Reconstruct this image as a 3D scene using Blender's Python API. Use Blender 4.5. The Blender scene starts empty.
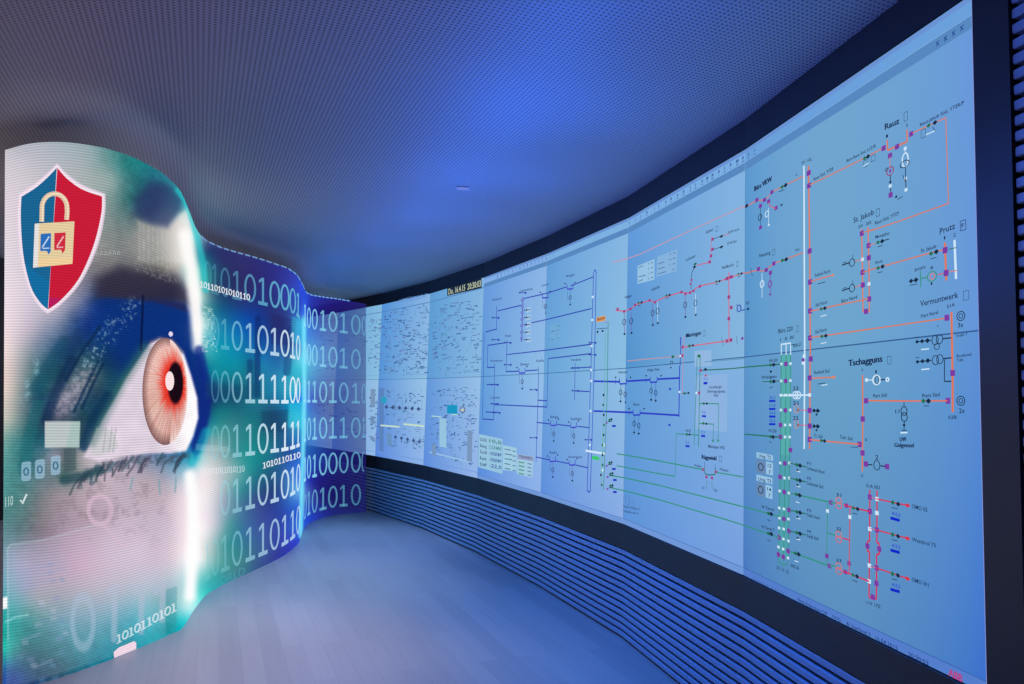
import bpy, math, random
import numpy as np
from mathutils import Matrix, Vector

rng = random.Random(7)
scene = bpy.context.scene
COL = scene.collection

# ------------------------------------------------------------------ camera model (solved from the photograph)
F, PITCH, ROLL, EYE = 729.41, 0.082442, 0.030991, 1.545
IMG_W, IMG_H = 1024, 684
CEIL = EYE + 1.464
SCR_BOT, SCR_TOP = EYE - 0.7931, EYE + 1.3069
SLAT_TOP = EYE - 0.965

cp, sp, cr, sr = math.cos(PITCH), math.sin(PITCH), math.cos(ROLL), math.sin(ROLL)

def ray(x, y):
    u, v = x - 512.0, y - 342.0
    a, b = u * cr + v * sr, -u * sr + v * cr
    return np.array([a, F * cp + b * sp, F * sp - b * cp]) / F

def project(P):
    P = np.asarray(P, float)
    x, y, z = P[..., 0], P[..., 1], P[..., 2] - EYE
    d = y * cp + z * sp
    z2 = -y * sp + z * cp
    u, v = F * x / d, -F * z2 / d
    return 512 + u * cr - v * sr, 342 + u * sr + v * cr

def on_plane_z(x, y, z):
    r = ray(x, y)
    return np.array([0, 0, EYE]) + r * (z - EYE) / r[2]

def s2l(c):
    c = np.asarray(c, float)
    return np.where(c <= 0.04045, c / 12.92, ((np.maximum(c, 0) + 0.055) / 1.055) ** 2.4)

def lin(rgb255):
    return tuple(float(v) for v in s2l(np.array(rgb255) / 255.0))

# ------------------------------------------------------------------ materials
def new_mat(name):
    m = bpy.data.materials.new(name)
    m.use_nodes = True
    nt = m.node_tree
    nt.nodes.clear()
    out = nt.nodes.new('ShaderNodeOutputMaterial')
    return m, nt, out

def principled(name, col, rough=0.5, metal=0.0, noise=0.0, nscale=30.0, spec=0.5, bump=0.0):
    m, nt, out = new_mat(name)
    b = nt.nodes.new('ShaderNodeBsdfPrincipled')
    b.inputs['Roughness'].default_value = rough
    b.inputs['Metallic'].default_value = metal
    b.inputs['Specular IOR Level'].default_value = spec
    tc = nt.nodes.new('ShaderNodeTexCoord')
    nz = nt.nodes.new('ShaderNodeTexNoise')
    nz.inputs['Scale'].default_value = nscale
    nz.inputs['Detail'].default_value = 4
    nt.links.new(tc.outputs['Object'], nz.inputs['Vector'])
    mx = nt.nodes.new('ShaderNodeMix'); mx.data_type = 'RGBA'
    mx.inputs['A'].default_value = (*[c * (1 - noise) for c in col], 1)
    mx.inputs['B'].default_value = (*[min(1, c * (1 + noise)) for c in col], 1)
    nt.links.new(nz.outputs['Fac'], mx.inputs['Factor'])
    nt.links.new(mx.outputs['Result'], b.inputs['Base Color'])
    if bump:
        bp = nt.nodes.new('ShaderNodeBump'); bp.inputs['Strength'].default_value = bump
        bp.inputs['Distance'].default_value = 0.002
        nt.links.new(nz.outputs['Fac'], bp.inputs['Height'])
        nt.links.new(bp.outputs['Normal'], b.inputs['Normal'])
    nt.links.new(b.outputs['BSDF'], out.inputs['Surface'])
    return m

def math_node(nt, op, a, b=None):
    n = nt.nodes.new('ShaderNodeMath'); n.operation = op
    for i, v in enumerate((a, b)):
        if v is None: continue
        if isinstance(v, (int, float)): n.inputs[i].default_value = v
        else: nt.links.new(v, n.inputs[i])
    return n.outputs[0]

def screen_mat(name, strength=1.0, lines=None, amp=0.0, alpha=False):
    """Lit display pixels: colour from the stored picture, optional LED row pitch, optional see-through."""
    m, nt, out = new_mat(name)
    at = nt.nodes.new('ShaderNodeAttribute'); at.attribute_name = 'Col'
    em = nt.nodes.new('ShaderNodeEmission')
    nt.links.new(at.outputs['Color'], em.inputs['Color'])
    em.inputs['Strength'].default_value = strength
    if lines:
        tc = nt.nodes.new('ShaderNodeTexCoord')
        sx = nt.nodes.new('ShaderNodeSeparateXYZ')
        nt.links.new(tc.outputs['Object'], sx.inputs[0])
        s = math_node(nt, 'SINE', math_node(nt, 'MULTIPLY', sx.outputs['Z'], 2 * math.pi / lines))
        st = math_node(nt, 'ADD', math_node(nt, 'MULTIPLY', s, amp * strength), strength)
        nt.links.new(st, em.inputs['Strength'])
    if alpha:
        tr = nt.nodes.new('ShaderNodeBsdfTransparent')
        mx = nt.nodes.new('ShaderNodeMixShader')
        nt.links.new(at.outputs['Alpha'], mx.inputs[0])
        nt.links.new(tr.outputs[0], mx.inputs[1])
        nt.links.new(em.outputs[0], mx.inputs[2])
        nt.links.new(mx.outputs[0], out.inputs['Surface'])
    else:
        nt.links.new(em.outputs[0], out.inputs['Surface'])
    return m

M_BLACK = principled('satin_black', (0.012, 0.012, 0.017), 0.45, noise=0.3, nscale=8)
M_HOUSE = principled('housing_black', (0.015, 0.015, 0.018), 0.6, noise=0.2, nscale=10)
M_SLAT = principled('slat_grey', (0.20, 0.31, 0.46), 0.42, noise=0.12, nscale=14)
M_WALL = principled('dark_plaster', (0.018, 0.014, 0.016), 0.8, noise=0.2, nscale=6)
M_SCREEN = screen_mat('screen_picture', 1.0)
M_LED = screen_mat('led_picture', 1.0, lines=0.0150, amp=0.15)
M_LEDMARK = screen_mat('led_marks', 1.0, lines=0.0150, amp=0.11)
M_GLASSLED = screen_mat('see_through_led', 1.0, alpha=True)

def ceiling_mat():
    m, nt, out = new_mat('perforated_ceiling')
    b = nt.nodes.new('ShaderNodeBsdfPrincipled')
    b.inputs['Roughness'].default_value = 0.55
    tc = nt.nodes.new('ShaderNodeTexCoord')
    mp = nt.nodes.new('ShaderNodeMapping')
    mp.inputs['Rotation'].default_value = (0, 0, math.radians(22))
    k = 2 * math.pi / 0.030
    mp.inputs['Scale'].default_value = (k, k, 1)
    nt.links.new(tc.outputs['Object'], mp.inputs['Vector'])
    sx = nt.nodes.new('ShaderNodeSeparateXYZ'); nt.links.new(mp.outputs[0], sx.inputs[0])
    s = math_node(nt, 'MULTIPLY', math_node(nt, 'SINE', sx.outputs['X']), math_node(nt, 'SINE', sx.outputs['Y']))
    r = nt.nodes.new('ShaderNodeMapRange'); r.interpolation_type = 'SMOOTHSTEP'
    r.inputs['From Min'].default_value = 0.25; r.inputs['From Max'].default_value = 0.6
    nt.links.new(s, r.inputs['Value'])
    nz = nt.nodes.new('ShaderNodeTexNoise'); nz.inputs['Scale'].default_value = 0.7
    nt.links.new(tc.outputs['Object'], nz.inputs['Vector'])
    base = nt.nodes.new('ShaderNodeMix'); base.data_type = 'RGBA'
    base.inputs['A'].default_value = (0.29, 0.275, 0.31, 1); base.inputs['B'].default_value = (0.35, 0.335, 0.36, 1)
    nt.links.new(nz.outputs['Fac'], base.inputs['Factor'])
    mx = nt.nodes.new('ShaderNodeMix'); mx.data_type = 'RGBA'
    nt.links.new(r.outputs[0], mx.inputs['Factor'])
    nt.links.new(base.outputs['Result'], mx.inputs['A'])
    mx.inputs['B'].default_value = (0.07, 0.07, 0.085, 1)
    nt.links.new(mx.outputs['Result'], b.inputs['Base Color'])
    nt.links.new(b.outputs[0], out.inputs['Surface'])
    return m

def floor_mat():
    m, nt, out = new_mat('plank_floor')
    b = nt.nodes.new('ShaderNodeBsdfPrincipled')
    tc = nt.nodes.new('ShaderNodeTexCoord')
    mp = nt.nodes.new('ShaderNodeMapping')
    mp.inputs['Rotation'].default_value = (0, 0, math.atan2(0.927, -0.375) * -1)
    nt.links.new(tc.outputs['Object'], mp.inputs['Vector'])
    br = nt.nodes.new('ShaderNodeTexBrick')
    br.inputs['Scale'].default_value = 1.0
    br.inputs['Brick Width'].default_value = 1.6; br.inputs['Row Height'].default_value = 0.12
    br.inputs['Mortar Size'].default_value = 0.001
    br.inputs['Color1'].default_value = (0.31, 0.30, 0.31, 1); br.inputs['Color2'].default_value = (0.36, 0.35, 0.355, 1)
    br.inputs['Mortar'].default_value = (0.25, 0.24, 0.25, 1)
    br.offset = 0.37
    nt.links.new(mp.outputs[0], br.inputs['Vector'])
    mp2 = nt.nodes.new('ShaderNodeMapping'); mp2.inputs['Scale'].default_value = (1.5, 30, 1)
    nt.links.new(mp.outputs[0], mp2.inputs['Vector'])
    nz = nt.nodes.new('ShaderNodeTexNoise'); nz.inputs['Scale'].default_value = 1.0; nz.inputs['Detail'].default_value = 5
    nt.links.new(mp2.outputs[0], nz.inputs['Vector'])
    mx = nt.nodes.new('ShaderNodeMix'); mx.data_type = 'RGBA'; mx.blend_type = 'MULTIPLY'
    mx.inputs['Factor'].default_value = 0.25
    nt.links.new(br.outputs['Color'], mx.inputs['A'])
    cr_ = nt.nodes.new('ShaderNodeValToRGB')
    cr_.color_ramp.elements[0].color = (0.45, 0.45, 0.45, 1); cr_.color_ramp.elements[1].color = (1, 1, 1, 1)
    nt.links.new(nz.outputs['Fac'], cr_.inputs[0]); nt.links.new(cr_.outputs[0], mx.inputs['B'])
    nt.links.new(mx.outputs['Result'], b.inputs['Base Color'])
    b.inputs['Roughness'].default_value = 0.42
    b.inputs['Specular IOR Level'].default_value = 0.45
    nt.links.new(b.outputs[0], out.inputs['Surface'])
    return m

# ------------------------------------------------------------------ mesh builder
class MB:
    def __init__(s): s.v, s.f, s.c, s.m = [], [], [], []
    def poly(s, pts, col=None, mi=0):
        b = len(s.v)
        s.v += [tuple(map(float, p)) for p in pts]
        s.c += [tuple(col) if col is not None and len(col) == 4 else ((*col, 1.0) if col is not None else (1, 1, 1, 1))] * len(pts)
        s.f.append(tuple(range(b, b + len(pts)))); s.m.append(mi)
    def mesh(s, pts, faces, cols, mi=0):
        b = len(s.v)
        s.v += [tuple(map(float, p)) for p in pts]
        s.c += [tuple(c) if len(c) == 4 else (*c, 1.0) for c in cols]
        for f in faces: s.f.append(tuple(b + i for i in f)); s.m.append(mi)
    def box(s, x0, x1, y0, y1, z0, z1, mi=0):
        P = [(x0, y0, z0), (x1, y0, z0), (x1, y1, z0), (x0, y1, z0), (x0, y0, z1), (x1, y0, z1), (x1, y1, z1), (x0, y1, z1)]
        s.mesh(P, [(0, 3, 2, 1), (4, 5, 6, 7), (0, 1, 5, 4), (1, 2, 6, 5), (2, 3, 7, 6), (3, 0, 4, 7)], [(1, 1, 1)] * 8, mi)
    def build(s, name, mats, parent=None, origin=(0, 0, 0)):
        me = bpy.data.meshes.new(name)
        o = np.array(origin)
        v = np.array(s.v, float).reshape(-1, 3) - o
        me.from_pydata(v.tolist(), [], s.f)
        for m in (mats if isinstance(mats, (list, tuple)) else [mats]): me.materials.append(m)
        me.polygons.foreach_set('material_index', s.m)
        at = me.attributes.new('Col', 'FLOAT_COLOR', 'POINT')
        at.data.foreach_set('color', np.array(s.c, np.float32).ravel())
        me.update()
        ob = bpy.data.objects.new(name, me); COL.objects.link(ob)
        if parent is not None: ob.parent = parent
        else: ob.location = origin
        return ob

def tag(o, label=None, cat=None, group=None, kind=None):
    for k, v in (('label', label), ('category', cat), ('group', group), ('kind', kind)):
        if v: o[k] = v
    return o

def empty(name, loc):
    o = bpy.data.objects.new(name, None); COL.objects.link(o); o.location = loc
    o.empty_display_size = 0.2
    return o

# ------------------------------------------------------------------ curved wall in plan
NODES = np.array([[1.3949, 2.1662], [1.1471, 3.5848], [0.7871, 5.0057], [0.2850, 6.3064], [-0.3154, 7.6399],
                  [-1.0274, 8.9383], [-1.8316, 10.1300], [-2.7050, 11.2700], [-3.6200, 12.3500]])
d0 = (NODES[0] - NODES[1]) / np.linalg.norm(NODES[0] - NODES[1])
PLAN = np.vstack([NODES[0] + d0 * 4.2, NODES])            # the wall runs on past the camera
SEG = np.diff(PLAN, axis=0)
LEN = np.linalg.norm(SEG, axis=1)
CUM = np.concatenate([[0], np.cumsum(LEN)])
TAN = SEG / LEN[:, None]
NRM = np.stack([-TAN[:, 1], TAN[:, 0]], 1)                 # towards the room
U0 = CUM[1]                                                # right screen edge

def wall_uz(x, y):
    """Point of the curved wall seen at a place of the photograph -> (run along wall, height)."""
    r = ray(x, y)
    for i in range(len(SEG)):
        a, s = PLAN[i], SEG[i]
        det = r[0] * -s[1] + s[0] * r[1]
        if abs(det) < 1e-9: continue
        t = (a[0] * -s[1] + s[0] * a[1]) / det
        k = (r[0] * a[1] - r[1] * a[0]) / det
        if t > 0 and -1e-6 <= k <= 1 + 1e-6:
            return CUM[i] + k * LEN[i], EYE + t * r[2], t
    return CUM[-1], EYE, 12.0

def wall_seg(u):
    return int(min(max(np.searchsorted(CUM, u, side='right') - 1, 0), len(SEG) - 1))

def wall_pt(u, z, off=0.0, i=None):
    if i is None: i = wall_seg(u)
    p = PLAN[i] + TAN[i] * (u - CUM[i]) + NRM[i] * off
    return (p[0], p[1], z)

def plan_offset(off):
    """Mitred copy of the plan, moved towards the room by off."""
    out = []
    for i in range(len(PLAN)):
        if i == 0: out.append(PLAN[0] + NRM[0] * off)
        elif i == len(PLAN) - 1: out.append(PLAN[-1] + NRM[-1] * off)
        else:
            n = NRM[i - 1] + NRM[i]; n /= np.linalg.norm(n)
            out.append(PLAN[i] + n * off / np.dot(n, NRM[i]))
    return np.array(out)

def wall_cut(off, ua, ub):
    """Plan points (offset) between two runs along the wall."""
    P = plan_offset(off)
    pts = []
    i0, i1 = wall_seg(ua), wall_seg(ub - 1e-6)
    pts.append(PLAN[i0] + TAN[i0] * (ua - CUM[i0]) + NRM[i0] * off)
    for j in range(i0 + 1, i1 + 1): pts.append(P[j])
    pts.append(PLAN[i1] + TAN[i1] * (ub - CUM[i1]) + NRM[i1] * off)
    return pts

def wall_bar(mb, ua, ub, off_front, off_back, z0, z1, mi=0, ch=0.0):
    """A solid bar that follows the wall (ch = chamfer of its front edges)."""
    fr, bk = wall_cut(off_front, ua, ub), wall_cut(off_back, ua, ub)
    md = wall_cut(off_front - ch, ua, ub)
    prof = []
    for a, b, c in zip(fr, bk, md):
        if ch: prof.append([(*b, z0), (*c, z0), (*a, z0 + ch), (*a, z1 - ch), (*c, z1), (*b, z1)])
        else: prof.append([(*b, z0), (*a, z0), (*a, z1), (*b, z1)])
    n = len(prof[0])
    for p, q in zip(prof[:-1], prof[1:]):
        for k in range(n):
            mb.poly([p[k], p[(k + 1) % n], q[(k + 1) % n], q[k]], mi=mi)
    mb.poly(prof[0][::-1], mi=mi); mb.poly(prof[-1], mi=mi)

# ------------------------------------------------------------------ the room
mb = MB(); mb.box(-6, 4.2, -3.5, 14, -0.12, 0)
tag(mb.build('floor', floor_mat()), kind='structure')
mb = MB(); mb.box(-6, 4.2, -3.5, 14, CEIL, CEIL + 0.12)
tag(mb.build('ceiling', ceiling_mat()), kind='structure')
mb = MB(); mb.box(-6, -5.85, -3.5, 14, 0, CEIL)
tag(mb.build('wall_left', M_WALL), kind='structure')
mb = MB(); mb.box(-5.85, 4.2, 13.85, 14, 0, CEIL)
tag(mb.build('wall_back', M_WALL), kind='structure')
mb = MB(); mb.box(-5.85, 4.2, -3.5, -3.35, 0, CEIL)
tag(mb.build('wall_front', M_WALL), kind='structure')

UEND = CUM[-1]
mb = MB()
wall_bar(mb, 0.0, UEND, -0.075, -0.16, 0.0, CEIL, mi=1)                   # dark backing
PITCHS = 0.0446
for k in range(13):                                                       # slatted base below the screens
    z1 = SLAT_TOP - k * PITCHS
    wall_bar(mb, U0 - 0.143, UEND, 0.0, -0.075, max(z1 - 0.0295, 0.001), z1, mi=0, ch=0.004)
for k in range(66):                                                       # full-height slats by the right end
    z1 = CEIL - 0.012 - k * 0.0455
    if z1 > 0.03:
        wall_bar(mb, 0.0, U0 - 0.146, 0.004, -0.075, z1 - 0.030, z1, mi=0, ch=0.004)
tag(mb.build('wall_right', [M_SLAT, principled('blue_backing', (0.06, 0.09, 0.16), 0.7, noise=.15)]), kind='structure')
mb = MB(); wall_bar(mb, 0.0, UEND, 0.004, -0.075, SCR_TOP + 0.004, CEIL - 0.001)
tag(mb.build('trim_1', M_BLACK), kind='structure')                        # black fascia over the screens
mb = MB(); wall_bar(mb, U0 - 0.142, UEND, 0.004, -0.075, SLAT_TOP + 0.006, SCR_BOT - 0.004, ch=0.003)
tag(mb.build('trim_2', M_BLACK), kind='structure')                        # black ledge under the screens
mb = MB(); wall_bar(mb, U0 - 0.142, U0 - 0.012, 0.012, -0.075, SLAT_TOP + 0.006, SCR_TOP + 0.002, ch=0.004)
tag(mb.build('trim_3', M_BLACK), kind='structure')                        # black end column

# small slot light in the ceiling
p = on_plane_z(463, 188, CEIL)
lamp = empty('ceiling_light', (p[0], p[1], CEIL))
tag(lamp, 'small slim slot light set in the perforated ceiling', 'ceiling light', kind='thing')
mb = MB()
for a, b, c, d in ((-.045, .045, -.036, -.032), (-.045, .045, .032, .036), (-.045, -.041, -.032, .032), (.041, .045, -.032, .032)):
    mb.box(p[0] + a, p[0] + b, p[1] + c, p[1] + d, CEIL - 0.006, CEIL - 0.0005)
mb.build('frame', principled('slot_frame', (0.4, 0.4, 0.46), 0.5), lamp, tuple(lamp.location))
mb = MB(); mb.box(p[0] - .040, p[0] + .040, p[1] - .031, p[1] + .031, CEIL - 0.004, CEIL - 0.0005)
for i in range(len(mb.c)): mb.c[i] = (*lin((112, 132, 220)), 1)
mb.build('diffuser', M_SCREEN, lamp, tuple(lamp.location))

# ------------------------------------------------------------------ the video wall
NCOL = 8
ZMID = 0.5 * (SCR_BOT + SCR_TOP)
VW_ORG = (*NODES[3], 0.0)
VW = empty('curved_video_display', VW_ORG)
tag(VW, 'large curved wall of bright blue displays showing a power grid diagram, above the slatted base', 'video wall', kind='thing')

# corner colours (top right, top left, bottom right, bottom left as seen), upper row then lower row
PC = {
 (0, 1): ((106, 152, 220), (90, 152, 208), (100, 150, 218), (84, 146, 202)), (0, 0): ((94, 146, 214), (92, 150, 204), (56, 108, 204), (70, 118, 192)),
 (1, 1): ((130, 178, 224), (98, 154, 220), (132, 182, 222), (82, 146, 204)), (1, 0): ((130, 178, 224), (96, 156, 214), (118, 158, 224), (92, 146, 216)),
 (2, 1): ((134, 182, 226), (98, 156, 216), (138, 190, 226), (104, 164, 216)), (2, 0): ((142, 190, 228), (106, 164, 218), (136, 170, 228), (92, 140, 220)),
 (3, 1): ((140, 180, 230), (102, 152, 220), (142, 188, 230), (98, 158, 218)), (3, 0): ((146, 190, 232), (98, 158, 218), (142, 176, 234), (88, 138, 220)),
 (4, 1): ((132, 180, 224), (92, 156, 212), (138, 186, 226), (92, 154, 212)), (4, 0): ((150, 190, 230), (98, 152, 218), (148, 180, 232), (92, 140, 222)),
 (5, 1): ((136, 180, 226), (82, 146, 216), (144, 190, 228), (86, 148, 214)), (5, 0): ((152, 194, 230), (92, 146, 214), (144, 180, 232), (86, 132, 222)),
 (6, 1): ((132, 186, 222), (84, 146, 212), (140, 192, 226), (88, 150, 212)), (6, 0): ((150, 192, 228), (92, 150, 214), (146, 184, 230), (88, 136, 216)),
 (7, 1): ((132, 182, 222), (84, 146, 212), (140, 188, 226), (88, 150, 212)), (7, 0): ((150, 190, 228), (92, 150, 214), (146, 184, 230), (88, 136, 216)),
}
MID = {(0, 1): ((112, 165, 208), (109, 165, 206)), (0, 0): ((105, 162, 203), (90, 142, 190))}
SHOW = {0: 'the end beside the black column', 1: 'the second stack from the black column', 2: 'the third stack from the black column',
        3: 'the fourth stack from the black column', 4: 'the stack left of the clock readout', 5: 'the sixth stack', 6: 'the far end', 7: 'behind the see-through panel'}
PANEL = {}
for c in range(NCOL):
    for r in (1, 0):
        ua, ub = U0 + sum(LEN[1:1 + c]), U0 + sum(LEN[1:2 + c])
        z0, z1 = (SCR_BOT, ZMID - 0.0015) if r == 0 else (ZMID + 0.0015, SCR_TOP)
        i = 1 + c
        mb = MB()
        n = 20
        cc = np.array(PC[(c, r)], float)
        pts, cols = [], []
        for a in range(n + 1):
            for b in range(n + 1):
                s, t = a / n, b / n
                pts.append(wall_pt(ua + 0.0008 + s * (ub - ua - 0.0016), z0 + t * (z1 - z0), 0.0, i))
                sx = 0.5 + (s - 0.5) * 1.0
                sx = sx ** 1.15
                top = cc[0] * (1 - sx) + cc[1] * sx
                bot = cc[2] * (1 - sx) + cc[3] * sx
                if (c, r) in MID:
                    m0, m1 = np.array(MID[(c, r)][0], float), np.array(MID[(c, r)][1], float)
                    k_ = math.sin(math.pi * s) ** 0.7
                    top = top * (1 - k_) + m0 * k_; bot = bot * (1 - k_) + m1 * k_
                tv = t ** 0.8
                cols.append(lin(bot * (1 - tv) + top * tv))
        fs = [(a * (n + 1) + b, a * (n + 1) + b + 1, (a + 1) * (n + 1) + b + 1, (a + 1) * (n + 1) + b) for a in range(n) for b in range(n)]
        mb.mesh(pts, fs, cols, 0)
        wall_bar(mb, ua + 0.0008, ub - 0.0008, -0.002, -0.07, z0, z1, mi=1)
        PANEL[(c, r)] = mb

UCOL = [U0 + sum(LEN[1:1 + c]) for c in range(NCOL + 1)]
OFFS = [0.0012]
CUR = [None]
SUB = []
def begin(name, label=None):
    d = {k: MB() for k in PANEL}; SUB.append((name, label, d)); CUR[0] = d
def end(): CUR[0] = None
def store_(): return CUR[0] if CUR[0] is not None else PANEL

def cell(u, z):
    c = int(min(max(np.searchsorted(UCOL, u, side='right') - 1, 0), NCOL - 1))
    return c, (1 if z >= ZMID else 0)

def nxt():
    OFFS[0] += 0.0000025
    return OFFS[0]

def clampuz(u, z):
    return min(max(u, U0 + 0.002), UCOL[-1] - 0.002), min(max(z, SCR_BOT + 0.001), SCR_TOP - 0.001)

def uv_strip(a, b, w, col):
    """Straight mark on the picture between two wall points, width w metres; cut where displays meet."""
    (ua, za), (ub, zb) = clampuz(*a), clampuz(*b)
    L = math.hypot(ub - ua, zb - za)
    if L < 1e-6: return
    cuts = [0.0, 1.0]
    for uc in UCOL[1:-1]:
        if abs(ub - ua) > 1e-9:
            k = (uc - ua) / (ub - ua)
            if 0 < k < 1: cuts.append(k)
    if abs(zb - za) > 1e-9:
        k = (ZMID - za) / (zb - za)
        if 0 < k < 1: cuts.append(k)
    cuts.sort()
    nu, nz = -(zb - za) / L * w / 2, (ub - ua) / L * w / 2
    off = nxt()
    for k0, k1 in zip(cuts[:-1], cuts[1:]):
        if k1 - k0 < 1e-6: continue
        p0, p1 = (ua + (ub - ua) * k0, za + (zb - za) * k0), (ua + (ub - ua) * k1, za + (zb - za) * k1)
        m = ((p0[0] + p1[0]) / 2, (p0[1] + p1[1]) / 2)
        key = cell(*m); i = 1 + key[0]
        store_()[key].poly([wall_pt(p0[0] + nu, p0[1] + nz, off, i), wall_pt(p1[0] + nu, p1[1] + nz, off, i),
                         wall_pt(p1[0] - nu, p1[1] - nz, off, i), wall_pt(p0[0] - nu, p0[1] - nz, off, i)], col)

def uv_poly(pts, col):
    """Filled patch given in wall coordinates; kept on the display under its middle."""
    m = np.mean(pts, 0); key = cell(*m); i = 1 + key[0]; off = nxt()
    lo, hi = UCOL[key[0]] + 0.001, UCOL[key[0] + 1] - 0.001
    store_()[key].poly([wall_pt(min(max(u, lo), hi), min(max(z, SCR_BOT + 0.001), SCR_TOP - 0.001), off, i) for u, z in pts], col)

def W(x, y):
    u, z, t = wall_uz(x, y); return (u, z)
def pxm(x, y):
    return wall_uz(x, y)[2] / F          # metres across the view per photo pixel

WK = 1.0
def L(col, w, *pts):
    c = lin(col)
    for (a, b), (x, y) in zip(pts[:-1], pts[1:]):
        uv_strip(W(a, b), W(x, y), w * WK * pxm((a + x) / 2, (b + y) / 2), c)

def foreshort(x, y):
    """metres along the wall per horizontal pixel, metres of height per vertical pixel"""
    u1, _, t = wall_uz(x - 0.5, y); u2, _, _ = wall_uz(x + 0.5, y)
    return abs(u2 - u1), t / F

def B(col, x, y, w, h=None):
    """small filled square mark, size in photo pixels"""
    h = w if h is None else h
    fu, fz = foreshort(x, y); u, z = W(x, y)
    a, b = fu * w / 2, fz * h / 2
    uv_poly([(u - a, z - b), (u - a, z + b), (u + a, z + b), (u + a, z - b)], lin(col))

def D(col, x, y, w, h=None):
    """small diamond / arrow mark"""
    h = w if h is None else h
    fu, fz = foreshort(x, y); u, z = W(x, y)
    a, b = fu * w / 2, fz * h / 2
    uv_poly([(u - a, z), (u, z + b), (u + a, z), (u, z - b)], lin(col))

def R(col, x, y, r, w=1.0, ry=None):
    """ring"""
    ry = r if ry is None else ry
    fu, fz = foreshort(x, y); u, z = W(x, y); c = lin(col)
    key = cell(u, z); i = 1 + key[0]; off = nxt()
    n = 18
    pts, fs = [], []
    for k in range(n):
        a = 2 * math.pi * k / n
        for s in (-1, 1):
            pts.append(wall_pt(u + math.cos(a) * fu * (r + s * w / 2), z + math.sin(a) * fz * (ry + s * w / 2), off, i))
    for k in range(n):
        j = (k + 1) % n
        fs.append((2 * k, 2 * k + 1, 2 * j + 1, 2 * j))
    store_()[key].mesh(pts, fs, [c] * len(pts))

def BOX(col, w, x0, y0, x1, y1):
    """upright outlined box following the wall's perspective: top-left and bottom-right corners"""
    a, b = W(x0, y0), W(x1, y1); c = lin(col); ww = w * WK * pxm(x0, y0)
    q = [(a[0], a[1]), (b[0], a[1]), (b[0], b[1]), (a[0], b[1])]
    for k in range(4): uv_strip(q[k], q[(k + 1) % 4], ww, c)

def Q(col, *pts):
    uv_poly([W(*p) for p in pts], lin(col))

# ---- lettering
_FONT = {}
def glyphs(s, bold=0.0):
    k = (s, bold)
    if k not in _FONT:
        cu = bpy.data.curves.new('lettering', 'FONT'); cu.body = s; cu.resolution_u = 2
        cu.offset = bold
        ob = bpy.data.objects.new('lettering', cu); COL.objects.link(ob)
        dg = bpy.context.evaluated_depsgraph_get(); dg.update()
        me = ob.evaluated_get(dg).to_mesh()
        v = np.array([tuple(q.co[:2]) for q in me.vertices]) if len(me.vertices) else np.zeros((0, 2))
        f = [tuple(pp.vertices) for pp in me.polygons]
        ob.evaluated_get(dg).to_mesh_clear()
        bpy.data.objects.remove(ob); bpy.data.curves.remove(cu)
        _FONT[k] = (v, f)
    return _FONT[k]

def T(s, x1, y1, x2, y2, h, col=(24, 40, 78), bold=0.012):
    """writing on the displays: base line from (x1,y1) to (x2,y2), letter height h, all in photo pixels"""
    v, f = glyphs(s, min(bold, .012))
    if not len(v): return
    if bold > .012:
        for k_ in (-1, 1): T(s, x1 + k_ * bold * 9, y1, x2 + k_ * bold * 9, y2, h, col, .012)
        return
    (ua, za), (ub, zb) = clampuz(*W(x1, y1)), clampuz(*W(x2, y2))
    x0, xm = v[:, 0].min(), v[:, 0].max()
    hz = h / 0.70
    z_up = hz * 0.5 * (pxm(x1, y1) + pxm(x2, y2))
    k = (v[:, 0] - x0) / (xm - x0)
    u = ua + (ub - ua) * k
    z = za + (zb - za) * k + v[:, 1] * z_up
    off = nxt() + 0.0004
    key = cell((ua + ub) / 2, (za + zb) / 2)
    c = lin(col)
    store_()[key].mesh([wall_pt(uu, zz, off) for uu, zz in zip(u, z)], f, [c] * len(u))

OR, ORB, RED, PINK = (208, 124, 100), (220, 118, 84), (206, 48, 84), (206, 88, 116)
BLU, NAVY, GRN, PUR = (44, 62, 196), (54, 76, 180), (52, 146, 122), (122, 60, 164)
WHT, DK, DGR, LBOX, INK = (206, 230, 250), (24, 44, 72), (34, 112, 78), (150, 194, 228), (30, 48, 88)

uv_strip((U0 + .002, ZMID), (UCOL[-1] - .01, ZMID), 0.0048, lin((52, 92, 148)))
begin('window_toolbar')
# ---- window bars that run along the whole picture
def band(ua, ub, za, zb, col):
    us = [ua] + [u for u in UCOL if ua < u < ub] + [ub]
    for a, b in zip(us[:-1], us[1:]):
        uv_poly([(a, za), (a, zb), (b, zb), (b, za)], col)

def tinted(c, r, dr, dg, db):
    cc = np.mean(np.array(PC[(c, r)], float)[:2], 0)
    return lin(np.clip(cc + (dr, dg, db), 0, 255))
for c in range(4):
    a, b = UCOL[c] + 0.002, UCOL[c + 1] - 0.001
    band(a, b, SCR_TOP - 0.020, SCR_TOP - 0.002, lin((106, 146, 212)))
    band(a, b, SCR_TOP - 0.064, SCR_TOP - 0.020, tinted(c, 1, 8, 8, 5))
    band(a, b, SCR_TOP - 0.108, SCR_TOP - 0.066, lin((88, 136, 192)))
    band(a, b, SCR_TOP - 0.0665, SCR_TOP - 0.0645, lin((136, 180, 224)))
end(); begin('status_bar')
for c in range(4):
    a, b = UCOL[c] + 0.002, UCOL[c + 1] - 0.001
    band(a, b, SCR_BOT + 0.002, SCR_BOT + 0.034, lin((84, 126, 204) if c == 0 else (112, 152, 216)))
    band(a, b, SCR_BOT + 0.034, SCR_BOT + 0.0365, lin((54, 94, 170)))
STATUS = CUR[0]; end()
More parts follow.
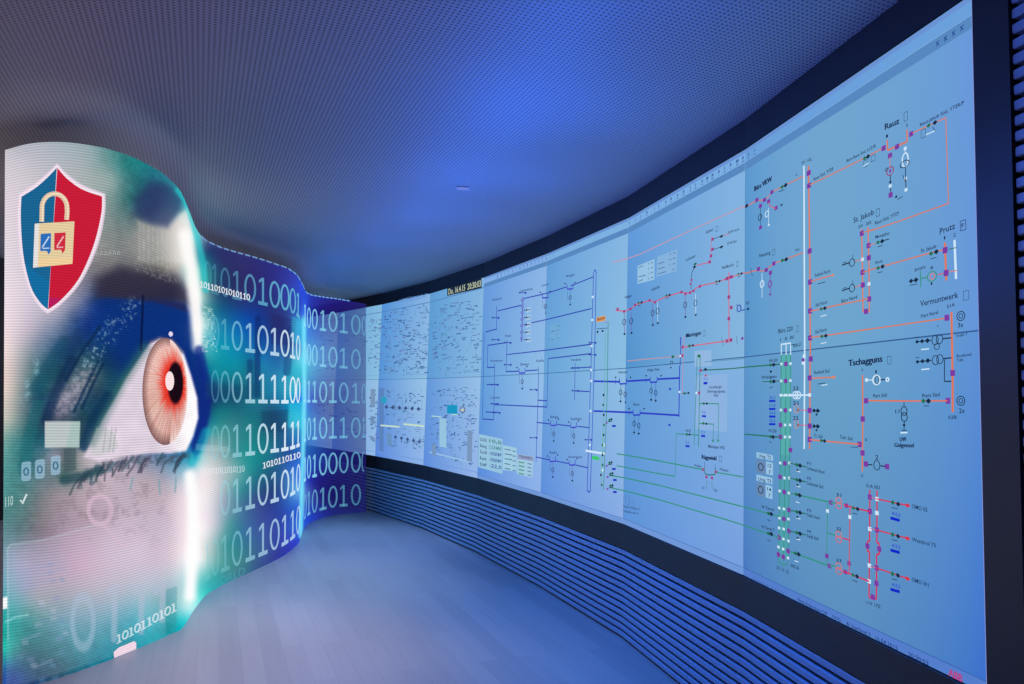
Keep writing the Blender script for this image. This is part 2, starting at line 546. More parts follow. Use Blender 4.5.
for c in range(4, 8):
    a, b = UCOL[c] + 0.002, UCOL[c + 1] - 0.002
    band(a, b, SCR_TOP - 0.112, SCR_TOP - 0.102, lin((84, 128, 184)))
    band(a, b, SCR_BOT + 0.055, SCR_BOT + 0.062, lin((110, 150, 216)))
    band(a, b, ZMID + 0.05, ZMID + 0.057, lin((110, 160, 220)))
CUR[0] = SUB[0][2]
# tool bar marks
for k in range(22):
    x = 630 + k * 5.95 + rng.uniform(-1, 1)
    u, _ = W(x, 200)
    for zz, hh in ((SCR_TOP - 0.036, 0.016), (SCR_TOP - 0.055, 0.006)):
        w_ = rng.uniform(0.004, 0.014)
        uv_poly([(u - w_, zz - hh / 2), (u - w_, zz + hh / 2), (u + w_ * rng.uniform(.3, 1), zz + hh / 2), (u + w_, zz - hh / 2)], lin((70, 110, 170)))
for k in range(16):
    u, _ = W(498 + k * 3.7, 265); w_ = rng.uniform(0.004, 0.012)
    for zz, hh in ((SCR_TOP - 0.036, 0.020), (SCR_TOP - 0.054, 0.006)):
        uv_poly([(u - w_, zz - hh / 2), (u - w_, zz + hh / 2), (u + w_, zz + hh / 2), (u + w_, zz - hh / 2)], lin((92, 128, 196)))
for k in range(4):
    u = U0 + 0.035 + k * 0.034
    uv_strip((u, SCR_TOP - 0.08), (u + 0.012, SCR_TOP - 0.096), 0.004, lin((40, 80, 150)))
    uv_strip((u + 0.012, SCR_TOP - 0.08), (u, SCR_TOP - 0.096), 0.004, lin((40, 80, 150)))

end()
def pair(x, y, dx=4.4, dy=-1.4, s=4.2, c1=DGR, c2=DK):
    D(c1, x, y, s); D(c2, x + dx, y + dy, s + .6)
def purple(*pts, s=5.2):
    for x, y in pts: B(PUR, x, y, s * .8, s)
def white(*pts, s=3.6):
    for x, y in pts: B(WHT, x, y, s * .8, s * .92)
def rnode(*pts, s=3):
    for x, y in pts: B((160, 62, 128), x, y, s * .72, s * .9)

# ================= right-hand displays
L(WHT, 2.6, (804.3, 166), (804.6, 260), (805, 345), (804.5, 449))
L(ORB, 2.4, (808.8, 166), (810.2, 260), (810.6, 345), (810, 449))
purple((809, 173), (809.4, 185.6), (810, 251), (810.4, 282), (810.4, 311), (810.4, 338), (811, 359), (810, 378), (810, 410.5), (810, 426), (810, 439.5))
white((804.5, 356), (803.5, 363), (810, 395)); B(PUR, 803.5, 360, 3)
T('101 102', 802, 164.5, 812, 160.5, 3)
L(OR, 1.3, (810, 185), (836, 172.5), (865, 158), (882, 148.8))
T('Rauz Süd, Y72R', 814, 181, 834, 170, 3.4); T('Bürs-Rauz Süd, LCDR', 847, 162.5, 876.5, 147, 3.2)
pair(865, 158.3, 3.4, -1.8); BOX(DK, .5, 864, 161, 867.5, 166); L(WHT, 1, (863.5, 166.5), (869, 163)); BOX(DK, .5, 871.5, 156, 875.5, 160)
# Rauz
L(ORB, 1.9, (887.5, 140), (888, 150.4), (907.6, 141.6), (907.4, 129.5))
purple((884, 148.2), (890.4, 155.6), (897.4, 146.8), (911.6, 134))
T('Rauz', 885.4, 130, 899.8, 123.4, 6.2, INK, .018); BOX(INK, .5, 904.4, 113, 908, 120)
T('1', 886.5, 138, 888.5, 137.2, 3); T('2', 906.5, 127, 908.5, 126.2, 3)
L(OR, 1.3, (913, 133.4), (917, 131), (932, 124.5), (946.2, 117.6), (949, 203.4), (900, 221), (869, 231.4))
T('Rauz-Jakob Süd, Y72R/P', 920.5, 126.6, 964.8, 104, 3.6)
pair(929, 125.6, 6.4, -3, 4.6); L(WHT, 1.1, (926, 135), (936, 130.5)); BOX(DK, .5, 921.5, 130.5, 926, 136.5); L(DK, .7, (933, 127), (936, 131))
L(OR, 1, (890.4, 157), (890.5, 168)); R((150, 60, 110), 890.5, 171, 3.4, 1, 4.2); B(PUR, 890.6, 171, 2, 3.4); R(DK, 887, 169.5, 1.4, .7)
L(DK, 1.1, (890.8, 175), (891, 193)); white((890.6, 186)); purple((891, 195)); D(DK, 890.6, 182, 3)
R(WHT, 905.6, 160, 3, 1.4, 7); white((905.6, 148.4), (906, 178.6), (906.4, 189.8)); L(WHT, 1, (905.6, 148), (905.6, 153)); R(DK, 905, 164, 4.6, .8, 3.4)
L(DK, 1.1, (905.8, 167), (906.4, 188)); L(DK, .8, (903, 175), (906, 182)); D(DK, 896.6, 196.8, 3); L(DK, .8, (898, 199.6), (903, 196.4))
# St. Jakob
T('St. Jakob', 854, 223, 874.4, 214.4, 5.4, INK, .012); BOX(INK, .5, 876.6, 209.5, 880, 215.5); T('201  202', 858.5, 228.6, 872, 223.4, 3)
L(ORB, 1.8, (862, 229), (862.8, 270), (863.4, 311), (866.6, 313.2), (869.8, 311), (869.4, 268), (868.4, 227))
purple((862.2, 233.4), (869, 245.6), (869.2, 257.8), (863, 272.4), (863.2, 285), (869.6, 299), (866.4, 311.4)); white((862.8, 259.4), (869.4, 284))
T('Rauz Süd, Y72Y', 875.4, 225, 900, 214.6, 3.6); L(OR, .9, (863, 232.6), (875, 229))
L(OR, .9, (869, 246), (876, 243)); pair(878.4, 242.4, 4.2, -1.2); L(DK, 1, (884, 240.6), (889.6, 239)); T('Montafon', 876, 238.8, 890, 234.6, 3.4); L(DK, .7, (878, 247), (883, 245.4))
L(OR, 1.4, (863, 272.6), (872, 269.4), (890, 264.4), (932, 252.6), (945, 249.6)); pair(878.6, 268, 4.4, -1.4); pair(931.6, 253.6, 5.2, -1.8, 4.8)
T('Prutz', 876, 264.6, 883.4, 262, 3.2); T('St. Jakob', 921.4, 252.6, 937, 247.8, 3.6); L(DK, .7, (878, 273), (883, 271.6)); L(DK, .7, (931, 259), (937, 257.4))
for yy in (262.6, 288.2):
    R(DK, 852.4, yy, 2.6, .8, 3.8); L(DK, 1.3, (842.4, yy + 2.6), (850, yy)); L(OR, .9, (855.4, yy - 1), (862, yy - 3.4)); L(DK, .8, (853, yy - 4), (853.4, yy - 8)); L(DK, .7, (843, yy + .4), (847, yy - .8))
L(OR, 1.4, (810.4, 311.4), (840, 304.6), (868.6, 299)); T('Bürs Nord', 842, 303, 857.6, 298.4, 3.5); T('Süd Nord', 816, 306.8, 827.4, 303.6, 3.4); pair(821.6, 309, 3.6, -.8, 3.6); L(WHT, .9, (821, 316.4), (827, 315))
L(OR, 1.3, (811, 281.4), (831, 275.8)); D((230, 130, 70), 833, 275.2, 4, 2.6); T('Rodund Nord', 815.6, 277, 830.6, 272.4, 3.4); L(DK, .7, (818, 284), (826, 282))
L(OR, 1.4, (810.6, 337.6), (870, 329.2), (946.8, 318.2)); T('Süd Nord', 815.6, 333.8, 827, 331, 3.4); pair(822.4, 336.4, 3.8, -.6, 3.8); L(WHT, .9, (821, 343.6), (827, 342.4))
# Prutz
T('Prutz', 940.4, 234.6, 955.8, 228.4, 6.2, INK, .012); BOX(INK, .7, 960.8, 221.4, 966.4, 229.4); T('F', 962.2, 227.6, 964.8, 227, 4)
T('1', 944.6, 239.6, 946, 239.2, 3.2); T('2', 954, 237, 956.4, 236.2, 3.4)
L(ORB, 2.6, (945.4, 242.6), (946.8, 280.6)); L(WHT, 3, (955, 240), (956.6, 279)); purple((945.6, 250.2), (946.6, 273), s=6.2)
L(DGR, .9, (949, 249.4), (957, 247.6)); L(ORB, .9, (949, 272), (958, 270.4)); L(PINK, 1.1, (938, 274.8), (944, 273.4))
R(GRN, 932.4, 276.4, 4.6, 1, 5); R(ORB, 932.8, 276.4, 2.2, .8, 3); L(GRN, 1.2, (921, 278.4), (928, 277.4)); L(GRN, 1.4, (920.8, 271), (921.2, 287)); pair(911.6, 281, 4.8, -1, 4.8, DK, DK); T('EHWV', 915.4, 271.8, 926.4, 268.6, 3.2)
L(DK, .7, (910, 285.4), (918, 284)); T('8', 931, 269.6, 933.6, 269, 3.2); T('1', 931.4, 285, 933, 284.8, 2.6)
# Vermuntwerk
T('Vermuntwerk', 920.8, 306.6, 959, 297.6, 6, INK, .012); BOX(INK, .5, 964, 291.4, 969.4, 299.6); T('51A', 947.6, 308.4, 955.6, 306, 3.4)
L(ORB, 2.7, (952, 312), (952.6, 345), (953.2, 380), (953.2, 412.4)); purple((947.4, 317.8), (953.2, 373), (948.4, 400.8), s=6)
for yy, rr in ((316, 4.6), (400.8, 4.6)):
    R(DK, 961.4, yy, 4, .9, rr); R(DK, 961.4, yy, 1.9, .8, 2.2)
T('3x', 958.6, 327.6, 964.2, 326.8, 4.8, INK); T('2x', 959.8, 413, 965.6, 413, 4.8, INK); T('52B', 949, 419, 957.4, 418.6, 3.2)
T('Piert Nord', 921.6, 318, 938.6, 314, 3.6); L(DK, .7, (937.6, 327), (939, 325))
for (ax, ay), three in (((935.6, 340.2), 1), ((936, 360.2), 0)):
    R(DK, ax, ay, 3.2, .8, 4.6); R(DK, ax + 4.4, ay - 1, 3.2, .8, 4.6)
    if three: R(DK, 937.4, 346.6, 2.6, .7, 3)
    L(DK, 1.3, (ax + 7.6, ay - 1.4), (952, ay - 2.4)); pair(ax - 13, ay + 1, 5.4, -.6, 4.6, DK, DK); D(DK, ax - 18, ay + 1.6, 4); L(DK, .9, (ax - 18, ay + 1.6), (ax - 4, ay + .4)); L(WHT, 1.2, (ax - 14, ay + 9.4), (ax - 6, ay + 8.6)); L(DK, .6, (ax - 20, ay - 2.4), (ax - 16, ay - 3))
L(DK, 1.2, (945, 359.6), (945, 381.4), (952, 381.4)); T('Trafo 1', 956.6, 337.8, 967.6, 335, 3); T('Rodund', 957.4, 357.6, 972, 355.6, 3); T('Trafo', 957.6, 361.8, 964, 361, 3)
# Tschagguns
T('Tschagguns', 849.2, 366.2, 883, 361.6, 6.4, INK, .03); BOX(INK, .5, 888, 356.4, 891.6, 364)
L(ORB, 2, (863, 375), (863.2, 420), (862.8, 471.4)); purple((866.6, 400.8), (863.2, 419), (860, 444.4), (863, 453), (866.4, 464), (887.6, 466.6), s=5.4)
T('A', 861.8, 371.4, 864, 371, 2.8); R(WHT, 877, 380, 3.6, 1.5, 4.6); R(DK, 877.4, 380, 1.8, .7, 4); white((867, 380)); L(WHT, 1, (868, 380), (873, 380)); L(DK, 1.2, (881, 379.8), (886, 379.6)); R(WHT, 888, 379.6, 1.4, 1.3, 1.8); T('1', 875.8, 373.4, 877.4, 373, 3)
L(ORB, 1.5, (869, 400.6), (905, 401), (948, 400.8)); T('Piert Süd', 873.8, 397.6, 887.4, 396.6, 3.4); T('Piert Süd', 923, 397.6, 940.4, 396.2, 3.6); pair(924, 401, 5, 0, 5); L(DK, .7, (924, 406), (930, 406))
L(DK, 1.1, (904.6, 402), (904.6, 407)); R(DK, 904.6, 411, 3, .9, 4.4); R(DK, 904.8, 417, 3, .9, 4.4); L(DK, 1.1, (904.8, 421.6), (904.6, 430.6)); D(DK, 904.6, 425, 3.4); L(WHT, 1.5, (901, 432.8), (908, 432.6)); L(DK, .8, (902, 430.4), (907.4, 430.4)); T('11', 896, 413.4, 900, 413.2, 3.8)
T('UW', 900.4, 441.4, 907, 441.2, 4.2, INK, .02); T('Gelgensel', 895, 447, 914.4, 447.4, 4.2, INK, .02)
L(ORB, 1.4, (810, 439.6), (835, 442), (860, 444.4)); T('Tsch. Süd', 840.4, 438.4, 853, 440.4, 3.3); T('Tr. Süd', 814.6, 437.4, 823, 438, 3.3); D(DGR, 822, 440.6, 3.8); D(DK, 825, 441, 4); L(DK, .6, (851, 447), (858, 447.6))
L(DK, 1.1, (868, 464.4), (873, 465)); R(DK, 877.4, 465.2, 3, .8, 4.8); L(DK, 1.2, (881, 465.8), (886, 466.4)); T('2', 876, 459.4, 879, 459.2, 4.2); T('5', 865.6, 441, 868, 441, 2.6); T('C', 861.4, 477, 864, 477, 2.6)
L(ORB, 1.3, (812, 378.2), (832, 377.4)); D((230, 130, 70), 834, 377.2, 5, 3); T('Rodund Süd', 815, 374.2, 830, 372.4, 3.4); L(DK, .7, (818, 384), (826, 383)); L(WHT, .9, (822, 385.4), (828, 384.6))
for yy in (410.6, 426.2): pair(814.6, yy, 3.6, .2, 4.2, DK, DK); D(DK, 817, yy + 4, 2.6)
# red double bar and its feeders
L(RED, 2, (870.4, 489.6), (870.2, 541), (868, 541.6), (867.8, 551), (870, 551.6), (869.6, 597), (873.4, 599), (877, 598.6), (877.2, 554.6), (879.8, 554), (879.8, 543.4), (877.4, 542.4), (877.6, 490.4))
purple((870.4, 497), (870.4, 511.4), (877.4, 530), (877.2, 568), (877, 583.4), (873.4, 597), (868, 546), (879.8, 549)); white((877.6, 499), (877.4, 513), (870.4, 529), (870, 565.6), (869.8, 581.4), s=4.4)
T('51A 502', 867, 487, 880.8, 489.4, 3.2); T('11Y 17Z', 867.4, 604, 881.4, 608.6, 3.2)
for (x0, y0), (x1, y1), lab, lx2, ly in (((877.6, 499), (908, 505.4), 'OMO 05', 928, 512), ((877.4, 530), (908, 538.4), 'Westtirol 73', 936.4, 547.6), ((877.2, 568), (908, 578.6), 'OMO W1', 929.6, 587.4)):
    L(RED, 1.4, (x0, y0), (x1, y1)); D((210, 50, 70), x1, y1, 6, 4.4); k = .55; mx_, my_ = x0 + (x1 - x0) * k, y0 + (y1 - y0) * k
    D(DGR, mx_ - 1, my_, 4.6, 5); D(DK, mx_ + 4.4, my_ + 1.6, 4.8, 5); L(DK, .7, (mx_ - 2, my_ + 5), (mx_ + 4, my_ + 6.4))
    T(lab, 912.6, y1 + 2.6, lx2, ly, 4, INK); T('410,3', 892.6, my_ + 12.4, 901, my_ + 14.8, 3.8, (40, 60, 210)); L((20, 40, 200), 3, (891, my_ + 15.4), (900.4, my_ + 18))
    L(PINK, .8, (x0 - 7, y0 - 1.6), (x0, y0))
L(GRN, 1.4, (790, 493), (831, 502.4)); L(GRN, 1.4, (789, 551), (830, 566)); L(GRN, 1.2, (828.2, 503), (827.6, 535), (827.4, 563)); white((828, 511)); purple((831.4, 502.6), (827.4, 556), (830, 566), (847, 505.6), (849.6, 563.4), (846, 572), s=4.4)
L(RED, 1.5, (844, 505), (870.4, 511.6)); L(RED, 1.5, (843, 571), (870, 581.4)); L((196, 80, 110), 1.6, (850.6, 507), (849.6, 573)); white((850.4, 517), s=4)
for cy_, n_ in ((503, '31'), (537, '32'), (568.6, '33')):
    R((210, 120, 120), 839.2, cy_ - 2.4, 2.8, .9, 3.2); R((210, 100, 110), 839.4, cy_ + 2.4, 2.8, .9, 3.2); T(n_, 837, cy_ - 6.6, 842, cy_ - 6, 3.4)
L(GRN, 1.2, (828, 533), (836, 535.4)); L(RED, 1.3, (843, 538), (850, 540)); L(GRN, 1.2, (831, 502.6), (837, 503)); L(GRN, 1.2, (830, 566), (837, 566))
pair(854, 508, 4.2, 1, 4, DGR, DK); pair(853.6, 575, 4, 1.4, 4, DGR, DK); L(DK, .7, (853, 513), (858, 514.4)); L(DK, .7, (853, 580), (858, 582))
# three green bars
Q((88, 172, 176), (781.8, 355), (791.2, 354), (790, 455), (780.6, 455)); Q((80, 158, 176), (780.6, 455), (790, 455), (788.6, 560), (779, 560))
for a, b in ((781.8, 779), (786.6, 784), (791.2, 788.6)):
    L(WHT, 1.6, (a, 344), (a, 355)); L(GRN, 1.5, (a, 355), ((a + b) / 2 + .6, 450), (b, 562))
L(WHT, 1.4, (781.6, 344.4), (791.4, 343)); L(DK, .7, (791.4, 345), (795, 344.4))
L(GRN, 1.3, (779, 562), (784, 565.4), (788.6, 563.4))
T('Bürs 220', 779, 333.4, 793.4, 330.4, 4.4); BOX(INK, .4, 796.6, 326, 799, 331.6); T('I   II  III', 780.6, 341.4, 794, 338.6, 3.2); T('WR-21', 793.8, 348, 802, 345.6, 3.6); T('WR-20', 791, 567, 799.6, 570, 3.4); T('51 11 12', 777.4, 569, 789.4, 574, 3.4)
purple((786.4, 364), (786.2, 381), (785.8, 410.4), (781, 425), (781, 437), (785.4, 463.4), (780.6, 477), (784.8, 492), (789.4, 510), (784.4, 519), (789.4, 531), (779.6, 537.6), (788.6, 551), (779, 554.6), (783.8, 557), (791, 450), s=4.4)
white((781.8, 364), (791, 363.6), (781.6, 381), (791, 380.6), (781.4, 410), (790.8, 410), (785.6, 425), (790.6, 425), (785.6, 437), (790.2, 437), (780.8, 463), (790, 463), (785, 478), (789.8, 478), (780.2, 491), (789.4, 493), (779.8, 508), (784.4, 509), (789, 519), (780, 518), (784.2, 529), (779.6, 528), (784, 539), (789, 541), (779, 547), (783.8, 549), (788.6, 558), s=2.8)
L(WHT, 1.5, (781, 395.4), (810, 395)); R(WHT, 796, 395.2, 2.6, 1, 3.6); R(WHT, 798.6, 395.2, 2.6, 1, 3.6); white((781.4, 395.2), (786, 395.2), (790.8, 395.2), s=3); T('23', 793.6, 390.4, 799, 390, 3.8)
for yy, n_ in ((410, '21'), (425, '22')):
    R((190, 150, 150), 797, yy - 1, 2, .8, 4.4); D((150, 90, 60), 798.6, yy, 3); T(n_, 793.6, yy - 5, 799, yy - 5, 3.8); L(PINK, .8, (800, yy), (808, yy + .4))
for yy, s_ in ((401, '36,2'), (409, '11,0'), (416.6, '34,4'), (424.2, '35,5')):
    L((24, 52, 200), 2.2, (769.6, yy), (776, yy)); T(s_, 770, yy - 2.2, 776, yy - 2.2, 2.8, (44, 78, 200))
L(DGR, 1.2, (745, 367.2), (781, 364.2)); pair(771, 365, 3.2, -.2, 3.8, DGR, DK); T('WR-220', 769.6, 362.4, 778, 361.4, 3); D(DK, 771.4, 371.6, 3)
L(DGR, .9, (763, 381.8), (781, 381)); pair(771.4, 381.6, 3, -.2, 3.8); T('Walgau', 762, 379, 777, 377.6, 3); L(DK, .7, (770, 388), (773, 387))
L(DGR, 1.2, (745, 434.2), (781, 437.2)); pair(771, 436.6, 2.6, .4, 3.8); T('W-220', 769, 432, 777, 432.6, 3); L(DK, .7, (770, 441), (772, 443))
for y0, s_, num in ((463, 'Linkental Nord', 'F1'), (478, 'Linkental Süd', 'F2'), (510, 'Feldk Nord', 'F3'), (531, 'Feldk Süd', 'F4')):
    L(DGR, 1.1, (790, y0), (807, y0 + 4)); pair(797.4, y0 + 1.8, 3.2, .8, 4.2); T(s_, 808, y0 + 6.4, 808 + 1.22 * len(s_), y0 + 6.4 + .33 * len(s_), 3.2); T(num, 808, y0 + 1.4, 811.6, y0 + 2.2, 2.8); L(WHT, .8, (797, y0 + 8), (801, y0 + 9)); D(DK, 798, y0 + 7, 2.6)
for x0, y0 in ((799, 495), (798, 554)): pair(x0 - 2, y0 - .6, 3.2, .9, 4.2); L(WHT, .8, (x0 - 3, y0 + 6.6), (x0 + 1, y0 + 8)); L(DK, .6, (x0 - 4, y0 + 5), (x0 - 3, y0 + 7))
L(GRN, 1.3, (745, 507), (780, 516.6)); L(GRN, 1.3, (745, 525.6), (780, 537.6))
for x0, y0, s_ in ((770, 514.4, 'W Tarren'), (770, 534.4, 'W Tarren S')): pair(x0 - 1, y0 - 1, 2.8, .6, 4); T(s_, 762, y0 - 6.4, 775, y0 - 3, 3); L(DK, .7, (768, y0 + 5), (771, y0 + 7))
Q(LBOX, (757, 452), (773.6, 455.4), (773.6, 461), (757, 457.6)); T('Umg. T2', 759.4, 457, 771.6, 459.6, 3.4); Q((104, 136, 178), (757, 459.4), (766, 461.4), (766, 474.4), (757, 472)); Q(LBOX, (766.6, 461.4), (773.6, 463), (773.6, 475.6), (766.6, 474))
R(DK, 761.4, 467, 2.4, .8, 3.4); T('12', 768.4, 467, 772, 468, 3.4); T('7', 769.4, 473.4, 771.4, 474, 3.4)
Q(LBOX, (757, 474.4), (773, 478), (773, 484.4), (757, 480.6)); T('Umg. T3', 759, 480.4, 771.6, 483, 3.4); Q((104, 136, 178), (757, 482.4), (765.6, 484.6), (765.6, 497.4), (757, 495)); Q(LBOX, (766.2, 484.6), (773, 486.4), (773, 499.4), (766.2, 497.4))
R(DK, 761.2, 489.8, 2.4, .8, 3.4); T('14', 768, 490.6, 771.8, 491.6, 3.4); T('7', 769, 497, 771, 497.4, 3.4)
# Bürs VKW and Nenzing
T('Bürs VKW', 755, 191.4, 772.4, 181, 5, INK, .03); L(OR, 1.2, (745, 207.6), (757, 200.6), (766, 200), (772.6, 192), (785, 185.6), (804, 176.2)); purple((757.4, 200), (761, 206), (765, 200), (769.2, 201.4), (772.4, 192.2), (776.6, 208), s=4)
L(PINK, 1, (769.4, 202), (770.4, 206), (776.4, 208.6)); D(DK, 782, 205, 2.6); pair(782.6, 187, 3.6, -1.8, 4); D(DK, 747, 206, 4.6); L(DK, .7, (779, 192), (785, 189.6)); L(DK, .7, (796, 176), (798, 174))
R(DK, 760.4, 217.4, 1.7, .7, 3); R(WHT, 767.4, 214, 1.7, .8, 3); L(DK, .8, (761, 208), (761, 228)); L(WHT, .9, (769, 208), (769.2, 224)); purple((761, 227.6), s=3.6); D(WHT, 769.4, 225, 2.6)
T('Nenzing', 760, 257.6, 771, 254, 3.6); BOX(INK, .4, 773, 250, 775.6, 254.6); L(OR, 1.2, (745, 273.6), (757, 270.4), (765.6, 271), (774, 263.8), (785, 259.6), (804, 252.6)); purple((759, 269), (766.8, 270), (774.4, 263.6), (771, 272.8), s=4)
pair(783, 260.4, 3.8, -1, 4); R(PUR, 770.6, 284, 1.8, .9, 3.4); L(PUR, 1, (770.8, 274), (770.8, 296)); D(PUR, 770.8, 294.4, 3); R(WHT, 762.6, 284, 1.8, .9, 3.4); L(WHT, 1, (762.6, 273), (762.6, 298)); L(DK, .7, (751, 268), (753, 276)); T('W1', 796, 252, 800, 250.6, 2.8)
# foot line writing
CUR[0] = STATUS
T('Datenschutz & Archiv 1', 753.4, 580.2, 787, 597.6, 3.2, (70, 104, 176)); T('Netz-Anbindung Off', 798.4, 601, 828, 616, 3.6, (40, 66, 136)); T('1W/G', 833, 618, 841.4, 622.4, 3.6, (40, 66, 136)); T('& Userlevel 0', 847.4, 625, 871.4, 637, 4, (36, 60, 130)); T('16.04.2015', 876.6, 640, 898.6, 651, 4.2, (36, 60, 130)); T('20:30:03', 909, 656.4, 929.4, 667, 4.4, (36, 60, 130)); T('ABB', 949.6, 677.8, 963.6, 685.4, 7.4, (176, 66, 132), .03)

end()
# ================= middle-right display column
L((196, 150, 170), 1, (613, 262.4), (640, 254.4), (690, 231), (745, 206))
L(PINK, 1.1, (616, 310.4), (625, 311.4), (632, 308), (637, 304.6), (650, 300.6), (655, 302), (665, 297.4), (680, 292.6), (690, 293), (700, 286), (716, 282.6), (731, 277.6), (745, 272.6))
rnode((618, 309), (624.6, 311.4), (631, 309), (635.4, 305), (650, 300.4), (655.4, 302.4), (682, 292), (686, 294), (690.6, 292.6), (694, 291), (700.4, 286.4), (729, 278), (732.4, 277), s=3)
for x, y in ((641, 302.8), (669, 295.4), (719, 281.6), (741, 274)): D(DGR, x - 2, y, 2.8); D(DK, x + 1, y - .4, 3); L(DK, .6, (x - 3, y + 3), (x, y + 2.4))
for x, y in ((624.6, 313), (631.6, 312), (653, 304), (658, 302), (685.6, 296), (696, 294)):
    L(PUR if x != 658 and x != 696 else WHT, .9, (x, y), (x + .3, y + 22)); R(DK, x, y + 9, 1.5, .6, 3); D(DK, x + .3, y + 21, 2.6)
T('Walgau', 625, 299, 632, 296.6, 2.8); T('Gaisbühel', 652, 291, 660, 288, 2.8)
T('Lünser', 686.6, 261.4, 696, 257, 3); L(DK, .9, (691.6, 290), (692, 274), (695, 267)); D(DGR, 695.6, 264, 4, 3); D(DK, 695, 267, 3.4); rnode((692, 280), (691, 284), s=2.4)
L(PINK, .9, (697, 265.6), (710.4, 262), (712.4, 236)); rnode((713, 239.4), (713, 249.4), (711.6, 256), (710.2, 262), s=3.4); L(DK, .6, (714, 239), (722, 236)); L(DK, .6, (714, 249.4), (722, 247)); D(DK, 722, 236.4, 4.4, 3); D(DK, 722, 247, 4.4, 3); L(PINK, .7, (724, 235.8), (730, 233.6)); T('DOR Nord', 728.6, 234, 739.4, 230.4, 2.6); T('DOR Süd', 728, 245, 737, 242.2, 2.6); T('Sulzer', 706.4, 234, 714, 230.4, 3); BOX(INK, .4, 716.4, 227, 718.6, 231)
T('Feldkirch', 722.6, 269.4, 734, 266, 3.2); BOX(INK, .4, 737, 262, 739, 266.4)
L((206, 100, 130), 1.6, (729.4, 272), (729.4, 300), (729.6, 343)); rnode((727.4, 278.6), (731.6, 277), (729.4, 297), (731.8, 307.6), (729.4, 318.6), (727.4, 341), (731.6, 340), s=3.8)
L((206, 110, 135), 1.3, (683, 347.4), (700, 344.8), (727, 341)); D(DGR, 690, 346, 3.6); D(DK, 693.4, 345.4, 3); L(DK, .6, (722, 337), (724, 346)); T('Meiningen', 686.8, 337.6, 701.4, 334.6, 4, INK, .04); BOX(INK, .4, 703.6, 331, 705.6, 336)
R(NAVY, 739.6, 308.4, 1.9, 1, 3.4); L(NAVY, 1.1, (741, 310.6), (746, 309.6)); L(DK, .6, (737, 304), (738, 306)); D(PUR, 743, 338.4, 3.6); L(DK, .6, (737, 336), (738, 344)); T('VS', 746.4, 305, 750, 304, 3); D(DK, 748.6, 309, 3)
L(BLU, 2, (681.2, 337), (681, 345)); L(NAVY, 1.6, (681.4, 345), (680.6, 366)); L(BLU, 2, (680.2, 366), (679.4, 417)); white((681, 356), (680, 392), s=2.4); rnode((683.4, 347), (683, 355.6), s=3.4)
L((200, 130, 160), 1, (684.4, 336), (682.6, 395)); L((190, 150, 160), .9, (628, 361), (655, 358.4), (680, 356.4)); D(DGR, 673.4, 356.8, 3.6); R(DK, 672, 362.6, 1.4, .6); D(DK, 671.4, 367.6, 2)
Q((146, 184, 226), (695, 351), (712, 350), (712, 366), (695, 367)); Q((140, 178, 226), (696, 376), (728, 374), (727.6, 432), (696, 429))
L(GRN, 1.2, (697.6, 358), (696.4, 395), (694.6, 446)); L(GRN, 1.5, (700.8, 355), (700, 400), (699, 447)); L((90, 150, 180), .8, (705, 362), (745, 358.6)); D(DGR, 699.4, 356, 4); L(DGR, 1.1, (702, 370.4), (730, 368.8), (745, 367.4)); rnode((701, 370.4), (699.6, 393), s=3); D(DK, 706, 369.4, 3.4); L((24, 52, 200), 2.4, (704, 383.4), (708, 383)); T('7,1', 704, 380.4, 708, 380.2, 2.6, (50, 80, 200)); D((190, 60, 90), 706.4, 375.6, 2.6)
T('Vorarlberger', 709.6, 388.6, 722.6, 388, 2.8); T('Übertragungsnetz', 707.6, 392.6, 726, 392.6, 2.8); T('VIW', 714, 396.8, 719, 397, 2.8)
L(DGR, .9, (683, 393.4), (690, 393)); D(DGR, 685, 393.4, 3); D(DK, 689, 393, 2.6); white((697, 393), s=2.4)
L(GRN, 1, (700, 403.4), (719.4, 403.8), (718.6, 441)); L(GRN, 1, (699.4, 423.4), (714.2, 424.2), (713.6, 441)); D(DGR, 704.4, 403.6, 3.2); D(DK, 707.4, 403.6, 2.8); D(DGR, 704, 423.4, 3.2); D(DK, 707, 423.8, 2.8); D(GRN, 718.6, 440.6, 2.4, 4); D(GRN, 713.6, 440.6, 2.4, 4)
for x, y in ((704.4, 416.2), (703.6, 436), (688, 446.2)): L((24, 52, 200), 2, (x - 2, y - .2), (x + 2.2, y + .2)); T('7,2', x - 2, y - 2.6, x + 2, y - 2.4, 2.4, (50, 80, 200))
L(GRN, 1, (676.6, 433.6), (699, 435.2)); L(GRN, 1, (676.8, 433.6), (675.6, 476.4)); D(DGR, 687.4, 434.4, 3.2); D(DK, 690, 434.6, 2.6); T('VHZ', 686, 432, 692, 432.4, 2.6)
T('Meiningen VHZ', 709, 447.6, 725.4, 449.4, 3); T('Rüggwinkl', 702.4, 458.6, 717, 460.4, 4, INK, .02); BOX(INK, .4, 720, 456, 722, 462)
L(DGR, 1.1, (705, 467), (705.4, 473.4), (709, 475), (715.4, 474.6), (716, 467)); rnode((703.6, 469.6), (707, 477), (712.6, 478), (716.8, 472), s=3); L(DK, .6, (705, 462), (705.4, 467)); L(DK, .6, (715.6, 464), (716, 470)); L(GRN, .8, (707.6, 480), (707, 489)); L(GRN, .8, (712.4, 481), (713, 490)); T('Z1', 702.4, 489, 705, 489, 2.4); T('Z2', 714.4, 491, 718, 492, 2.4)
L(GRN, 1.2, (617, 453.8), (660, 461), (703.4, 469.6)); L(GRN, 1.2, (717, 472.4), (744, 477)); T('Werben', 695, 466.4, 702, 467.6, 2.4); T('Winkeln', 720, 470, 729, 472, 2.4)
